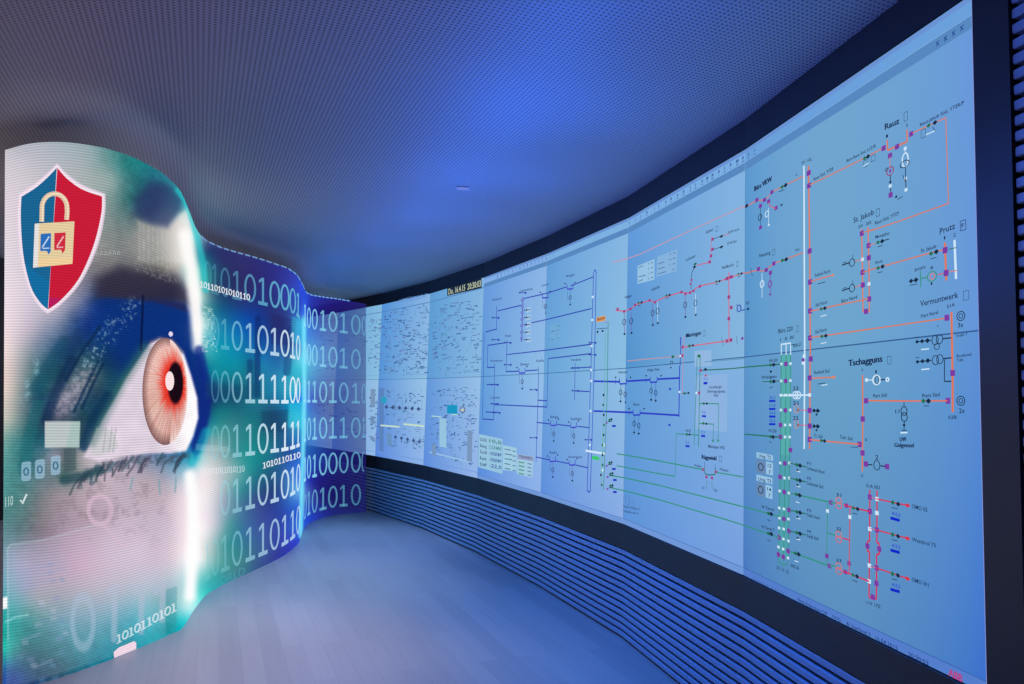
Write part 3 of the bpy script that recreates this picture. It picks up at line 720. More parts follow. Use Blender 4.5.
L(GRN, 1.1, (617, 465.8), (650, 472), (675.6, 476.4)); L(GRN, 1.2, (612, 475.6), (660, 485.4), (744, 506.8)); L(GRN, 1.2, (612, 488), (660, 499.8), (728, 520), (745, 525.6))
L(BLU, 1.8, (594, 381.2), (620, 381.8)); L(BLU, 1.8, (627.4, 381.2), (651, 379.8)); L(BLU, 1.8, (658, 379.2), (680.4, 378)); L(BLU, 1.8, (594, 411), (633.6, 412.6)); L(BLU, 1.8, (640.4, 413), (680, 415.4))
for x, y in ((620, 378.4), (650.6, 376.8), (633.6, 409.6)):
    L(BLU, 1.5, (x, y), (x + .2, y + 5.6), (x + 7, y + 5.2), (x + 7, y)); L(DK, .6, (x + 1.4, y + 6), (x + 1.2, y + 24)); L(NAVY, .8, (x + 5.6, y + 6), (x + 5.6, y + 25)); R(DK, x + 1, y + 14, 1.3, .6, 2.6); R(DK, x + 5.6, y + 16, 1.3, .6, 2.6); D(DK, x + 1, y + 23, 2.6); D(DK, x + 5.6, y + 24, 2.6)
    D(DK, x - 4, y - 1, 2); D(DK, x + 11, y - 1, 2); L(NAVY, 1, (x - 4, y + 1), (x - 4, y + 6))
T('Nenzen', 619, 373.6, 628, 373, 2.6); T('Walgau West', 647.6, 371.4, 660, 370.4, 2.6); T('Rons', 634, 405.6, 640, 405.6, 2.6); D(BLU, 670.6, 389, 3); D(BLU, 670, 425, 3)
T('Nenz Wäldle 11', 624, 507.4, 640.6, 510.6, 2.6, (56, 82, 130)); T('Netzknoten 6', 624, 512, 639, 514.6, 2.4, (56, 82, 130)); L((70, 100, 150), .8, (626, 495), (626.6, 503)); L((70, 100, 150), .8, (629.6, 496), (630, 503.6), (628, 505)); L((70, 100, 150), .8, (634, 499), (634, 505))
def table(x0, y0, x1, y1, x2, y2, x3, y3, n, col=LBOX):
    begin('value_table')
    Q(col, (x0, y0), (x1, y1), (x2, y2), (x3, y3))
    for k in range(n):
        t = (k + .5) / n
        ax, ay, bx, by = x0 + (x3 - x0) * t, y0 + (y3 - y0) * t, x1 + (x2 - x1) * t, y1 + (y2 - y1) * t
        for s0, s1 in ((.06, .48), (.62, .72), (.78, .94)):
            if rng.random() < .85: L((92, 128, 176), 1, (ax + (bx - ax) * s0, ay + (by - ay) * s0), (ax + (bx - ax) * (s0 + (s1 - s0) * rng.uniform(.6, 1)), ay + (by - ay) * (s0 + (s1 - s0) * rng.uniform(.6, 1))))
    end()
table(638, 266, 655, 259, 655, 279.6, 638, 284, 4); table(657.6, 257, 678, 249, 677, 271, 657, 277, 4, (132, 178, 220))

# ================= third and fourth display columns
for dx, in ((0,), (3.2,)): L((50, 66, 196), 1.3, (594 + dx * .8, 273), (592.4 + dx, 330), (591 + dx, 382), (587.6 + dx, 490))
L((50, 66, 196), 1.2, (594, 273), (595.4, 269.6), (597, 273)); L((50, 66, 196), 1.4, (587.4, 490), (589.4, 492.4), (591, 490))
for y in (297, 320, 346, 370, 381, 411, 445): white((593.6 - (y - 273) * .02, y), s=2.4)
L(WHT, 2.2, (586, 450.6), (606, 454)); B((60, 200, 110), 596, 458, 7, 3.6); white((604, 445), (602.6, 470), s=3)
L((110, 200, 190), 1.4, (603, 433), (601.6, 480)); L(GRN, 1.3, (608.6, 323), (607.8, 390), (604, 490)); L((104, 176, 160), 1.2, (605.8, 330), (605, 390), (601.6, 485)); L((130, 140, 170), .8, (605, 322.6), (610, 322))
B((222, 152, 86), 601.4, 319, 9, 5); T('Bludenz', 597.8, 320.8, 605.4, 318.8, 2.8); D(DK, 598, 332, 2.6); D(DK, 603, 331, 2.6); L(DK, .6, (597, 329), (608, 328))
for x, y in ((610, 420), (610, 463), (611, 474), (611, 486)): D(DGR, x, y, 3.2); D(DK, x + 2, y - .8, 2.6); L(DK, .7, (x - 2, y + 2), (x + 3, y + 1)); L((20, 44, 190), 2, (x + 2.6, y + 6), (x + 6.2, y + 6)); D(PUR, x - 3, y + 3, 2.4)
for k in range(10): D(DGR if k % 2 else DK, 604.6 - k * .3 + rng.uniform(-1, 1), 395 + k * 10, 2.4, 3.2)
NV = NAVY
for pts in (((524, 298.6), (540, 295), (548, 293), (567, 287)), ((571, 286), (594, 276.8)), ((498, 311), (522, 305.2)), ((497, 306), (496.8, 330)), ((486, 332), (497, 329)), ((525, 324.2), (592, 308.6)),
            ((488, 345.4), (507, 342.6)), ((488, 345.4), (487.6, 367)), ((507.4, 340), (506.4, 372)), ((507, 354.6), (592, 344.2)), ((548.6, 358.6), (592, 353.6)), ((548.6, 358.6), (547.4, 407)), ((506.4, 371.6), (519, 371.2)), ((526, 370.8), (538, 370)),
            ((539, 367), (538.4, 400), (536.4, 462)), ((487.4, 367.4), (495, 367.4)), ((495, 364), (494, 419.6)), ((494, 404.6), (547.4, 407)), ((538, 400.2), (547.6, 400.8)), ((482.6, 419), (494, 419.8)), ((484.6, 332), (482.8, 419)), ((487, 384.6), (499.4, 384.6)), ((486, 412), (498.6, 412.4)),
            ((575, 391), (590, 391.6)), ((575.6, 363), (575, 400)), ((571, 368.4), (592, 367)), ((537, 422.4), (551, 424)), ((557.6, 424.4), (570.6, 426)), ((578, 426.4), (590, 427.6)), ((536.2, 457), (550, 460)), ((556, 461), (569.4, 463.6)), ((576, 465), (588.4, 467.8))):
    L(NV, 1.15, *pts)
L((84, 84, 186), 2, (523.4, 297), (522, 342))
for k in range(7): B((110, 130, 205), 522.8 - k * .15, 300 + k * 6.4, 3, 3)
for k in range(5): B((160, 196, 232), 529, 310 + k * 7.4, 5, 5); L(DK, .6, (524, 310.4 + k * 7.4), (531, 309.6 + k * 7.4)); D(DK, 527, 310 + k * 7.4, 2.2)
for x, y in ((542.6, 294.4), (567.4, 285.6), (519.4, 369.6), (551, 422), (571, 424), (550, 458), (569.6, 461.6)):
    L((70, 74, 200), 1.5, (x, y - 1.4), (x + .2, y + 3.6), (x + 6, y + 3.2), (x + 6, y - 1.8)); L((84, 104, 180), .8, (x + 3.4, y + 4), (x + 3.2, y + 20)); R(DK, x + 3.2, y + 12, 1.1, .5, 2.2); D(DK, x + 3.2, y + 19, 2.2); L(DK, .5, (x + .6, y + 6), (x + .4, y + 14)); D(DK, x - 2, y - 2, 1.8); D(DK, x + 8, y - 3, 1.8)
for x, y in ((495, 318), (495, 340), (507, 343), (507, 365), (494, 385), (494, 404), (496, 413), (522, 293), (592, 343), (592, 355), (575, 368), (575, 391), (533, 390), (533, 438), (588, 440)):
    D(NV, x + 4, y, 2.6); D(DK, x - 2, y - .4, 2); L(NV, .8, (x - 3, y), (x + 5, y - .6))
for s_, x, y in (('Rodund', 493, 300), ('Latschau', 521, 291), ('Lüner', 542, 285.6), ('Walgau', 566, 276.6), ('Partenen', 491, 361), ('Bieler', 521, 364.6), ('Vandans', 571, 360), ('Lorüns', 491, 397.6), ('Bings', 551, 417), ('Stallehr', 571, 419), ('Radin', 550, 452.6), ('Innerbraz', 569, 457), ('Kops', 505.6, 336), ('Rells', 537, 361)):
    T(s_, x, y + 1, x + 1.5 * len(s_), y + 1 - .3 * len(s_) * max(0, (380 - y) / 90), 2.4, (50, 72, 130))
table(551, 325.6, 561, 323.4, 560.4, 340, 550.6, 342, 4, (112, 170, 214))
# value tables bottom left of the diagram
begin('value_table')
Q((150, 196, 224), (479.4, 434), (503, 439), (503, 474), (478.4, 467)); Q((160, 204, 226), (503.4, 445), (517, 448), (517, 471.6), (503.4, 470)); Q((160, 200, 226), (517.6, 454), (534, 456.6), (533, 477.6), (517.4, 474))
Q((146, 158, 196), (518, 454.4), (534, 457), (534, 461.4), (518, 458.8))
for k in range(5):
    y = 440.6 + k * 6.2
    T(['20.30.00', 'Bezug', 'Soll', 'Ist', 'Diff'][k], 480.4, y, 487, y + 1.4, 3, (50, 76, 120)); T(['10,0', '213,8 MW', '-1030,88 MW', '-1008,88 MW', '-22,0'][k], 489.6, y + 1.6, 502, y + 4, 3.4, (60, 130, 120) if k < 2 else (50, 76, 150))
for k in range(5):
    L((96, 130, 170), 1.1, (505, 449 + k * 4.8), (511 + rng.uniform(-1, 2), 450.2 + k * 4.8)); L((96, 130, 170), 1.1, (513, 451 + k * 4.8), (516, 451.6 + k * 4.8))
    if k < 4: L((80, 150, 120), 1.2, (519, 461.8 + k * 3.8), (524.6, 463 + k * 3.8)); L((96, 130, 170), 1, (528, 463.4 + k * 3.8), (532, 464.4 + k * 3.8))
T('TRANSIT', 519.4, 457.4, 532.6, 459.8, 2.8, (84, 92, 130))

end()
# ================= far displays: dense small schematics
def scatter(x0, x1, ya, yb, n, cols, wmin, wmax, rows=True):
    for _ in range(n):
        x = rng.uniform(x0, x1); t = (x - x0) / (x1 - x0)
        y = ya[0] + (ya[1] - ya[0]) * t + rng.random() * ((yb[0] - ya[0]) + ((yb[1] - ya[1]) - (yb[0] - ya[0])) * t)
        w_ = rng.uniform(wmin, wmax); sl = (ya[1] - ya[0]) / (x1 - x0) * .6
        c_ = rng.choice(cols)
        k = rng.random()
        if k < .6: L(c_, rng.uniform(.6, 1.1), (x, y), (x + w_, y + w_ * sl))
        elif k < .8: L(c_, .7, (x, y), (x, y + rng.uniform(2, 5)))
        else: D(c_, x, y, rng.uniform(1.4, 2.6))
far = [(84, 126, 184), (98, 142, 194), (74, 108, 164), (104, 130, 188), (66, 104, 156), (96, 150, 190)]
scatter(369, 381, (318, 316), (372, 372), 60, far, 1.5, 4); scatter(384, 428, (310, 304), (374, 374), 300, far, 1.5, 5); scatter(432, 480, (306, 296), (374, 372), 210, far, 1.5, 6)
scatter(369, 379, (388, 388), (446, 448), 60, far, 1, 3); scatter(384, 424, (388, 388), (446, 452), 150, far, 1, 4); scatter(430, 476, (388, 387), (456, 466), 220, far, 1, 4)
scatter(310, 364, (335, 322), (374, 374), 90, far, 1.5, 5); scatter(310, 364, (390, 388), (434, 442), 90, far, 1.5, 4)
for k in range(6): D((60, 84, 130), 387 + k * 6.4, 407 + k * .4, 4, 4.4)
for k in range(5): D((60, 84, 130), 396 + k * 6, 437 + k * 1.2, 3.6, 4); L((70, 100, 150), .8, (396 + k * 6, 437), (396 + k * 6, 443))
Q((104, 144, 190), (387.6, 433), (392, 434), (392, 446.6), (387.6, 445.6)); Q((90, 130, 190), (379.6, 388), (384.4, 388), (384, 452), (379.6, 450))
Q((120, 150, 186), (371, 389), (375.6, 389), (375.6, 407), (371, 406)); Q((110, 142, 184), (371, 416), (375, 416.4), (375, 424), (371, 423.6)); Q((110, 142, 184), (371, 436), (375, 437), (375, 441), (371, 440))
Q((40, 160, 196), (381.6, 397), (387, 397), (387, 403), (381.6, 403)); Q((26, 150, 196), (447.6, 405), (458, 405), (458, 414), (447.6, 413.6)); L((196, 222, 200), 1.6, (381, 425.4), (400, 426.8)); L((196, 222, 200), 1.8, (404, 424), (424.6, 426.2)); L((180, 220, 220), 1, (432, 416), (442, 417)); L((180, 220, 210), 1, (452, 414.4), (458, 414.8)); L((200, 200, 160), 1.6, (461, 410), (465, 410)); R((80, 90, 110), 463, 409.6, 2.4, .8, 3)
L((150, 190, 226), 1.6, (430, 452), (470, 462)); Q((120, 150, 190), (468, 430), (473, 431), (472.6, 462), (467.6, 461)); Q((116, 150, 190), (432.6, 444), (436.6, 445), (436.6, 456), (432.6, 455)); Q((150, 196, 224), (440, 418), (447, 419), (447, 448), (440, 446.6))
T('NETZÜBERSICHT', 400, 303.4, 428, 297.6, 4, (104, 148, 214))
begin('clock_readout', 'black date and time readout with pale figures')
Q((30, 44, 66), (447.8, 287.6), (482.2, 277.8), (482.2, 288), (447.8, 296)); T('Do, 16.4.15  20:30:03', 449, 294.6, 481.4, 286.4, 6, (196, 206, 176))

end()
for key in PANEL:
    c, r = key
    p = PANEL[key].build('display_panel', [M_SCREEN, M_HOUSE], VW, VW_ORG)
    p['label'] = ('upper' if r else 'lower') + ' display of ' + SHOW[c]
    for name, label, d in SUB:
        if d[key].v:
            o_ = d[key].build(name, M_SCREEN, p, VW_ORG)
            if label: o_['label'] = label
mb = MB(); wall_bar(mb, U0 - 0.010, U0, 0.003, -0.07, SCR_BOT, SCR_TOP)
for i in range(len(mb.c)): mb.c[i] = (*lin((140, 152, 224)), 1)
mb.build('edge_strip', M_SCREEN, VW, VW_ORG)

# ------------------------------------------------------------------ the LED wall: a leaning S-shaped ribbon
ZT = EYE + 1.34
ST = [((5, 150), (2.6, 694)), ((28, 144), (28, 687)), ((55, 142), (56, 679)), ((85, 144.5), (88, 668)), ((115, 151), (120, 656)), ((145, 163), (150, 643.5)),
      ((168, 178), (170, 634.5)), ((183, 196), (184, 626)), ((190, 213), (192, 613)), ((196, 228), (199, 603)), ((203, 238), (206, 595)), ((215, 245), (216, 588.5)),
      ((232, 251), (233, 580)), ((255, 257.5), (255, 570)), ((275, 264), (274, 561)), ((290, 270), (287, 553.5)), ((298, 277), (294.5, 547)), ((303, 286), (299.4, 541)),
      ((305.5, 291.5), (302, 533)), ((309, 294), (306, 526)), ((318, 296.2), (315, 520.6)), ((335, 298.6), (334, 515)), ((352, 301.4), (351, 513.2)), ((366, 304), (366, 512))]
TOPP = np.array([on_plane_z(*t, ZT) for t, b in ST]); BOTP = np.array([on_plane_z(*b, 0.0) for t, b in ST])
SPX = np.array([(t[0] + b[0]) / 2 for t, b in ST])

def hermite(xs, P, q):
    """smooth curve through the stations"""
    h = np.diff(xs); d = np.diff(P, axis=0) / h[:, None]
    m = np.zeros_like(P); m[0], m[-1] = d[0], d[-1]
    m[1:-1] = (d[:-1] * h[1:, None] + d[1:] * h[:-1, None]) / (h[1:] + h[:-1])[:, None]
    i = np.clip(np.searchsorted(xs, q, side='right') - 1, 0, len(h) - 1)
    t = ((q - xs[i]) / h[i])[:, None]; hh = h[i][:, None]
    return ((2 * t**3 - 3 * t**2 + 1) * P[i] + (t**3 - 2 * t**2 + t) * hh * m[i] + (-2 * t**3 + 3 * t**2) * P[i + 1] + (t**3 - t**2) * hh * m[i + 1])

def led(q, v, off=0.0):
    """point of the LED wall: q runs along it, v from top (0) to floor (1)"""
    q = np.atleast_1d(np.asarray(q, float)); v = np.broadcast_to(np.asarray(v, float), q.shape)
    a, b = hermite(SPX, TOPP, q), hermite(SPX, BOTP, q)
    p = a + (b - a) * v[:, None]
    if np.any(off):
        e = 0.15
        t = led(np.minimum(q + e, SPX[-1]), v) - led(np.maximum(q - e, SPX[0]), v)
        n = np.cross(t, b - a); n /= np.linalg.norm(n, axis=1)[:, None]
        cam = np.array([0, 0, EYE]) - p
        n *= np.where(np.einsum('ij,ij->i', n, cam) < 0, -1, 1)[:, None] if not np.isscalar(off) or off > 0 else 1
        p = p + n * off
    return p

# orientation-safe normal: right-hand side of the travel direction
def led_n(q):
    e = 0.2
    t = led(np.minimum(q + e, SPX[-1]), 0.5) - led(np.maximum(q - e, SPX[0]), 0.5)
    n = np.stack([t[:, 1], -t[:, 0], np.zeros(len(t))], 1)
    return n / np.linalg.norm(n, axis=1)[:, None]

QF = np.linspace(SPX[0], SPX[-1], 1500); VF = np.linspace(0, 1, 600)
def inv(x, y):
    """where on the LED wall a place of the photograph lies"""
    v = 0.5
    for _ in range(5):
        px, _p = project(led(QF, v)); q = float(np.interp(x, np.maximum.accumulate(px), QF))
        _p, py = project(led(np.full(600, q), VF)); v = float(np.interp(y, py, VF))
    return q, v

# ---- the picture on it, mixed from sampled colours
CT = """5 160 205 198 208;20 152 185 185 195;60 148 168 178 188;90 150 150 170 175;20 160 200 195 205;20 200 215 205 215;15 260 220 210 220;112 180 150 170 170;115 250 130 135 135;105 160 110 150 150;125 165 40 120 120;
140 170 35 125 130;130 200 45 105 108;150 190 40 80 110;160 190 45 70 110;150 212 45 60 100;170 180 45 135 150;180 185 40 150 165;187 200 40 190 195;193 240 180 240 235;165 222 170 175 175;145 225 125 138 138;140 235 150 150 150;
140 260 130 130 130;160 240 185 180 180;175 225 220 215 215;185 230 255 248 248;185 260 242 240 235;192 290 255 255 255;198 272 110 215 205;196 330 252 248 250;120 235 120 130 130;110 260 130 128 128;120 275 70 70 85;105 285 60 60 75;130 290 55 50 70;
150 268 100 100 100;165 258 150 150 142;165 275 110 105 105;150 288 50 50 70;175 288 42 42 72;115 295 50 50 70;105 303 20 50 120;95 302 40 70 130;85 302 100 110 150;70 300 150 150 170;60 310 170 165 185;30 300 210 200 215;30 330 190 180 195;
15 330 220 205 215;8 350 235 215 215;40 340 130 140 165;60 330 100 120 150;75 320 50 80 130;90 325 20 50 130;100 330 15 60 130;60 350 40 80 120;50 370 40 90 110;30 360 120 140 150;15 375 190 180 180;7 390 225 205 195;40 385 30 90 100;70 350 20 50 90;
60 375 20 60 80;85 360 50 90 110;80 385 120 130 140;100 375 60 90 100;130 310 15 50 120;160 310 15 55 125;180 310 20 60 140;190 318 30 60 150;120 330 15 60 120;130 340 10 50 110;150 320 10 50 120;165 330 15 60 140;180 335 10 50 140;
190 350 15 50 150;197 370 20 40 140;203 390 15 30 120;206 405 20 30 110;200 420 20 40 150;197 440 20 60 160;193 457 30 170 195;110 350 20 60 100;120 360 20 50 80;105 365 20 60 80;110 380 30 80 90;120 375 40 90 80;
8 420 190 190 180;15 440 80 140 140;10 480 75 140 140;30 460 50 110 120;30 430 40 90 100;40 400 20 70 100;50 420 60 70 90;45 440 30 90 110;55 457 160 150 165;70 460 80 95 95;65 477 60 100 100;65 400 150 140 160;72 395 110 110 130;85 405 30 80 100;
90 420 30 60 80;85 440 40 80 90;95 440 200 190 200;80 455 170 165 170;95 395 30 60 90;20 500 80 130 130;40 500 120 125 130;60 490 150 140 150;80 490 175 160 170;100 500 185 165 180;130 500 190 175 190;150 480 180 165 175;168 490 188 174 188;
183 490 226 216 226;165 520 198 180 198;150 530 196 178 196;172 540 214 198 212;20 530 90 120 125;40 530 130 120 130;60 520 160 145 160;90 520 175 155 170;20 560 160 160 190;50 560 165 155 180;80 550 195 165 190;80 565 200 165 190;110 550 205 185 205;140 550 212 192 212;155 560 203 184 204;175 560 222 208 220;
190 560 255 255 255;60 590 165 160 175;30 590 150 155 180;40 600 150 160 165;90 590 180 175 190;120 590 175 180 195;150 590 170 190 205;170 590 155 185 200;10 600 90 170 180;10 622 25 160 155;30 627 40 130 130;60 625 90 150 170;90 620 110 160 180;
110 610 130 170 190;130 622 60 160 180;150 615 90 180 195;165 600 110 165 175;170 627 30 150 160;184 622 30 200 210;190 606 230 252 252;120 640 30 140 160;150 635 30 165 180;20 650 50 110 120;50 650 50 110 120;80 645 60 140 155;100 650 40 130 150;
10 672 40 80 150;30 670 40 80 110;60 670 50 90 110;7 650 40 190 170;3 690 40 70 160;200 258 40 140 150;206 248 45 60 110;220 258 45 50 105;240 265 48 48 108;270 272 45 45 125;290 280 50 60 165;300 285 50 80 205;206 285 60 150 145;215 290 45 75 110;
240 295 45 50 105;270 300 40 50 120;200 300 210 232 228;199 320 248 245 247;206 310 60 150 150;215 315 30 120 150;230 315 20 90 150;245 320 15 80 170;260 320 20 60 150;275 320 40 50 110;285 325 40 50 120;297 325 60 140 210;302 325 100 200 240;
205 335 125 200 205;215 340 20 150 180;235 340 20 130 180;260 345 20 90 170;285 345 40 70 140;206 352 80 180 185;206 365 20 120 150;220 365 15 140 160;240 365 15 140 165;250 365 25 100 130;262 362 30 130 180;280 365 40 110 170;297 370 50 190 210;
302 360 110 225 245;215 375 20 140 155;240 378 25 120 140;207 385 20 60 120;212 392 30 40 110;220 395 20 70 110;235 395 25 70 105;255 395 30 130 150;275 395 30 120 165;295 395 50 180 210;303 400 160 240 250;212 410 20 100 120;225 410 20 115 125;
250 410 25 110 130;275 415 35 70 110;298 418 60 200 220;215 425 40 140 145;207 430 50 150 160;230 425 60 130 140;255 425 30 120 130;280 430 30 80 120;297 440 40 130 200;290 435 40 110 170;200 452 150 205 212;210 440 120 165 170;215 450 155 175 180;
235 450 60 140 145;250 455 30 145 145;270 450 30 120 140;290 450 40 80 150;200 470 235 232 236;215 470 208 206 212;235 475 130 175 180;250 470 40 145 150;275 470 35 90 130;292 465 50 100 200;205 500 244 238 242;215 490 212 212 216;225 500 150 165 185;
240 490 50 145 150;255 500 60 80 140;275 490 35 60 120;290 500 50 110 200;300 490 120 200 245;202 530 252 248 250;215 525 205 200 215;230 525 70 150 155;245 530 60 110 160;265 525 60 80 160;285 520 45 70 170;297 525 50 120 220;200 560 248 250 250;
212 550 170 190 190;225 545 60 150 150;245 560 60 130 140;265 550 60 90 150;285 545 50 60 170;205 585 60 185 185;215 575 60 165 165;235 572 70 130 140;255 565 60 90 140;275 558 50 60 150;295 540 50 70 210;200 597 90 225 220;
304 330 60 150 245;304 400 80 180 245;303 470 50 130 240;303 515 30 70 215;308 320 38 76 215;308 400 46 96 225;308 480 32 50 200;314 320 36 44 165;314 400 42 50 170;314 480 34 30 150;325 310 36 28 128;325 400 36 34 132;325 500 26 22 118;345 320 38 30 122;345 420 36 30 122;345 505 24 26 110;366 320 44 44 122;366 420 40 34 120;366 500 28 28 110"""
CT = np.array([[float(k) for k in r.split()] for r in CT.replace('\n', '').split(';') if r.strip()])

def noise2(x, y, s=1.0, seed=0):
    x, y = x / s, y / s
    xi, yi = np.floor(x), np.floor(y); fx, fy = x - xi, y - yi
    fx, fy = fx * fx * (3 - 2 * fx), fy * fy * (3 - 2 * fy)
    def h(a, b): return np.modf(np.abs(np.sin(a * 127.1 + b * 311.7 + seed * 74.7) * 43758.5453))[0]
    return (h(xi, yi) * (1 - fx) + h(xi + 1, yi) * fx) * (1 - fy) + (h(xi, yi + 1) * (1 - fx) + h(xi + 1, yi + 1) * fx) * fy

def smooth(a, b, x):
    t = np.clip((x - a) / (b - a), 0, 1); return t * t * (3 - 2 * t)

def poly_sd(P, X, Y):
    """signed distance to a polygon (negative inside)"""
    P = np.asarray(P, float); n = len(P)
    d = np.full(X.shape, 1e9); ins = np.zeros(X.shape, bool)
    for i in range(n):
        (x0, y0), (x1, y1) = P[i], P[(i + 1) % n]
        ex, ey = x1 - x0, y1 - y0
        t = np.clip(((X - x0) * ex + (Y - y0) * ey) / (ex * ex + ey * ey + 1e-12), 0, 1)
        d = np.minimum(d, np.hypot(X - x0 - t * ex, Y - y0 - t * ey))
        c = ((y0 > Y) != (y1 > Y)) & (X < ex * (Y - y0) / (ey if abs(ey) > 1e-12 else 1e-12) + x0)
        ins ^= c
    return np.where(ins, -d, d)

def line_d(P, X, Y):
    d = np.full(X.shape, 1e9)
    for (x0, y0), (x1, y1) in zip(P[:-1], P[1:]):
        ex, ey = x1 - x0, y1 - y0
        t = np.clip(((X - x0) * ex + (Y - y0) * ey) / (ex * ex + ey * ey + 1e-12), 0, 1)
        d = np.minimum(d, np.hypot(X - x0 - t * ex, Y - y0 - t * ey))
    return d

def blend(C, col, a):
    a = np.clip(a, 0, 1)[:, None]
    return C * (1 - a) + np.asarray(col, float) / 255.0 * a if np.ndim(col) == 1 else C * (1 - a) + col * a

def _base_table():
    st = 3.0
    xs, ys = np.arange(-60, 440, st), np.arange(90, 780, st)
    Xg, Yg = np.meshgrid(xs, ys, indexing='ij'); X, Y = Xg.ravel(), Yg.ravel()
    pts = CT[:, :2] * (1, .9); cm = CT[:, 2:].mean(0)
    A = -np.hypot(pts[:, None, 0] - pts[None, :, 0], pts[:, None, 1] - pts[None, :, 1])
    n = len(pts); M = np.zeros((n + 1, n + 1)); M[:n, :n] = A - np.eye(n) * 1.0; M[:n, n] = M[n, :n] = 1
    wts = np.linalg.solve(M, np.vstack([CT[:, 2:], np.zeros((1, 3))]))
    out = np.zeros((len(X), 3))
    for s in range(0, len(X), 8000):
        x, y = X[s:s + 8000, None], Y[s:s + 8000, None] * .9
        out[s:s + 8000] = (-np.hypot(x - pts[:, 0], y - pts[:, 1]) @ wts[:n] + wts[n]) / 255.0
    out = np.clip(out, 0, 1)
    T_ = out.reshape(len(xs), len(ys), 3)
    k = np.exp(-0.5 * (np.arange(-5, 6) / 1.15) ** 2); k /= k.sum()
    for ax in (0, 1):
        pad = [(0, 0)] * 3; pad[ax] = (5, 5)
        Tp = np.pad(T_, pad, mode='edge'); n = T_.shape[ax]
        T_ = sum(kk * np.take(Tp, np.arange(i, i + n), axis=ax) for i, kk in enumerate(k))
    return xs, ys, st, T_
BT = _base_table()

def base_col(X, Y):
    xs, ys, st, T_ = BT
    fx = np.clip((X - xs[0]) / st, 0, len(xs) - 1.001); fy = np.clip((Y - ys[0]) / st, 0, len(ys) - 1.001)
    i, j = fx.astype(int), fy.astype(int); a, b = (fx - i)[:, None], (fy - j)[:, None]
    return T_[i, j] * (1 - a) * (1 - b) + T_[i + 1, j] * a * (1 - b) + T_[i, j + 1] * (1 - a) * b + T_[i + 1, j + 1] * a * b

SCLERA = [(151, 342), (140, 358), (126, 379), (114, 401), (103, 420), (93, 440), (84, 457), (100, 461), (125, 456), (150, 453), (172, 453), (186, 451), (193, 436), (198, 418), (197, 398), (191, 376), (183, 352), (172, 340), (160, 338)]
LID = [(56, 300), (112, 298), (185, 304), (191, 318), (197, 345), (207, 388), (208, 415), (203, 440), (195, 458), (192, 446), (198, 420), (197, 400), (191, 376), (184, 354), (172, 340), (158, 337), (150, 342), (138, 358), (122, 380), (108, 398), (92, 400), (56, 390)]

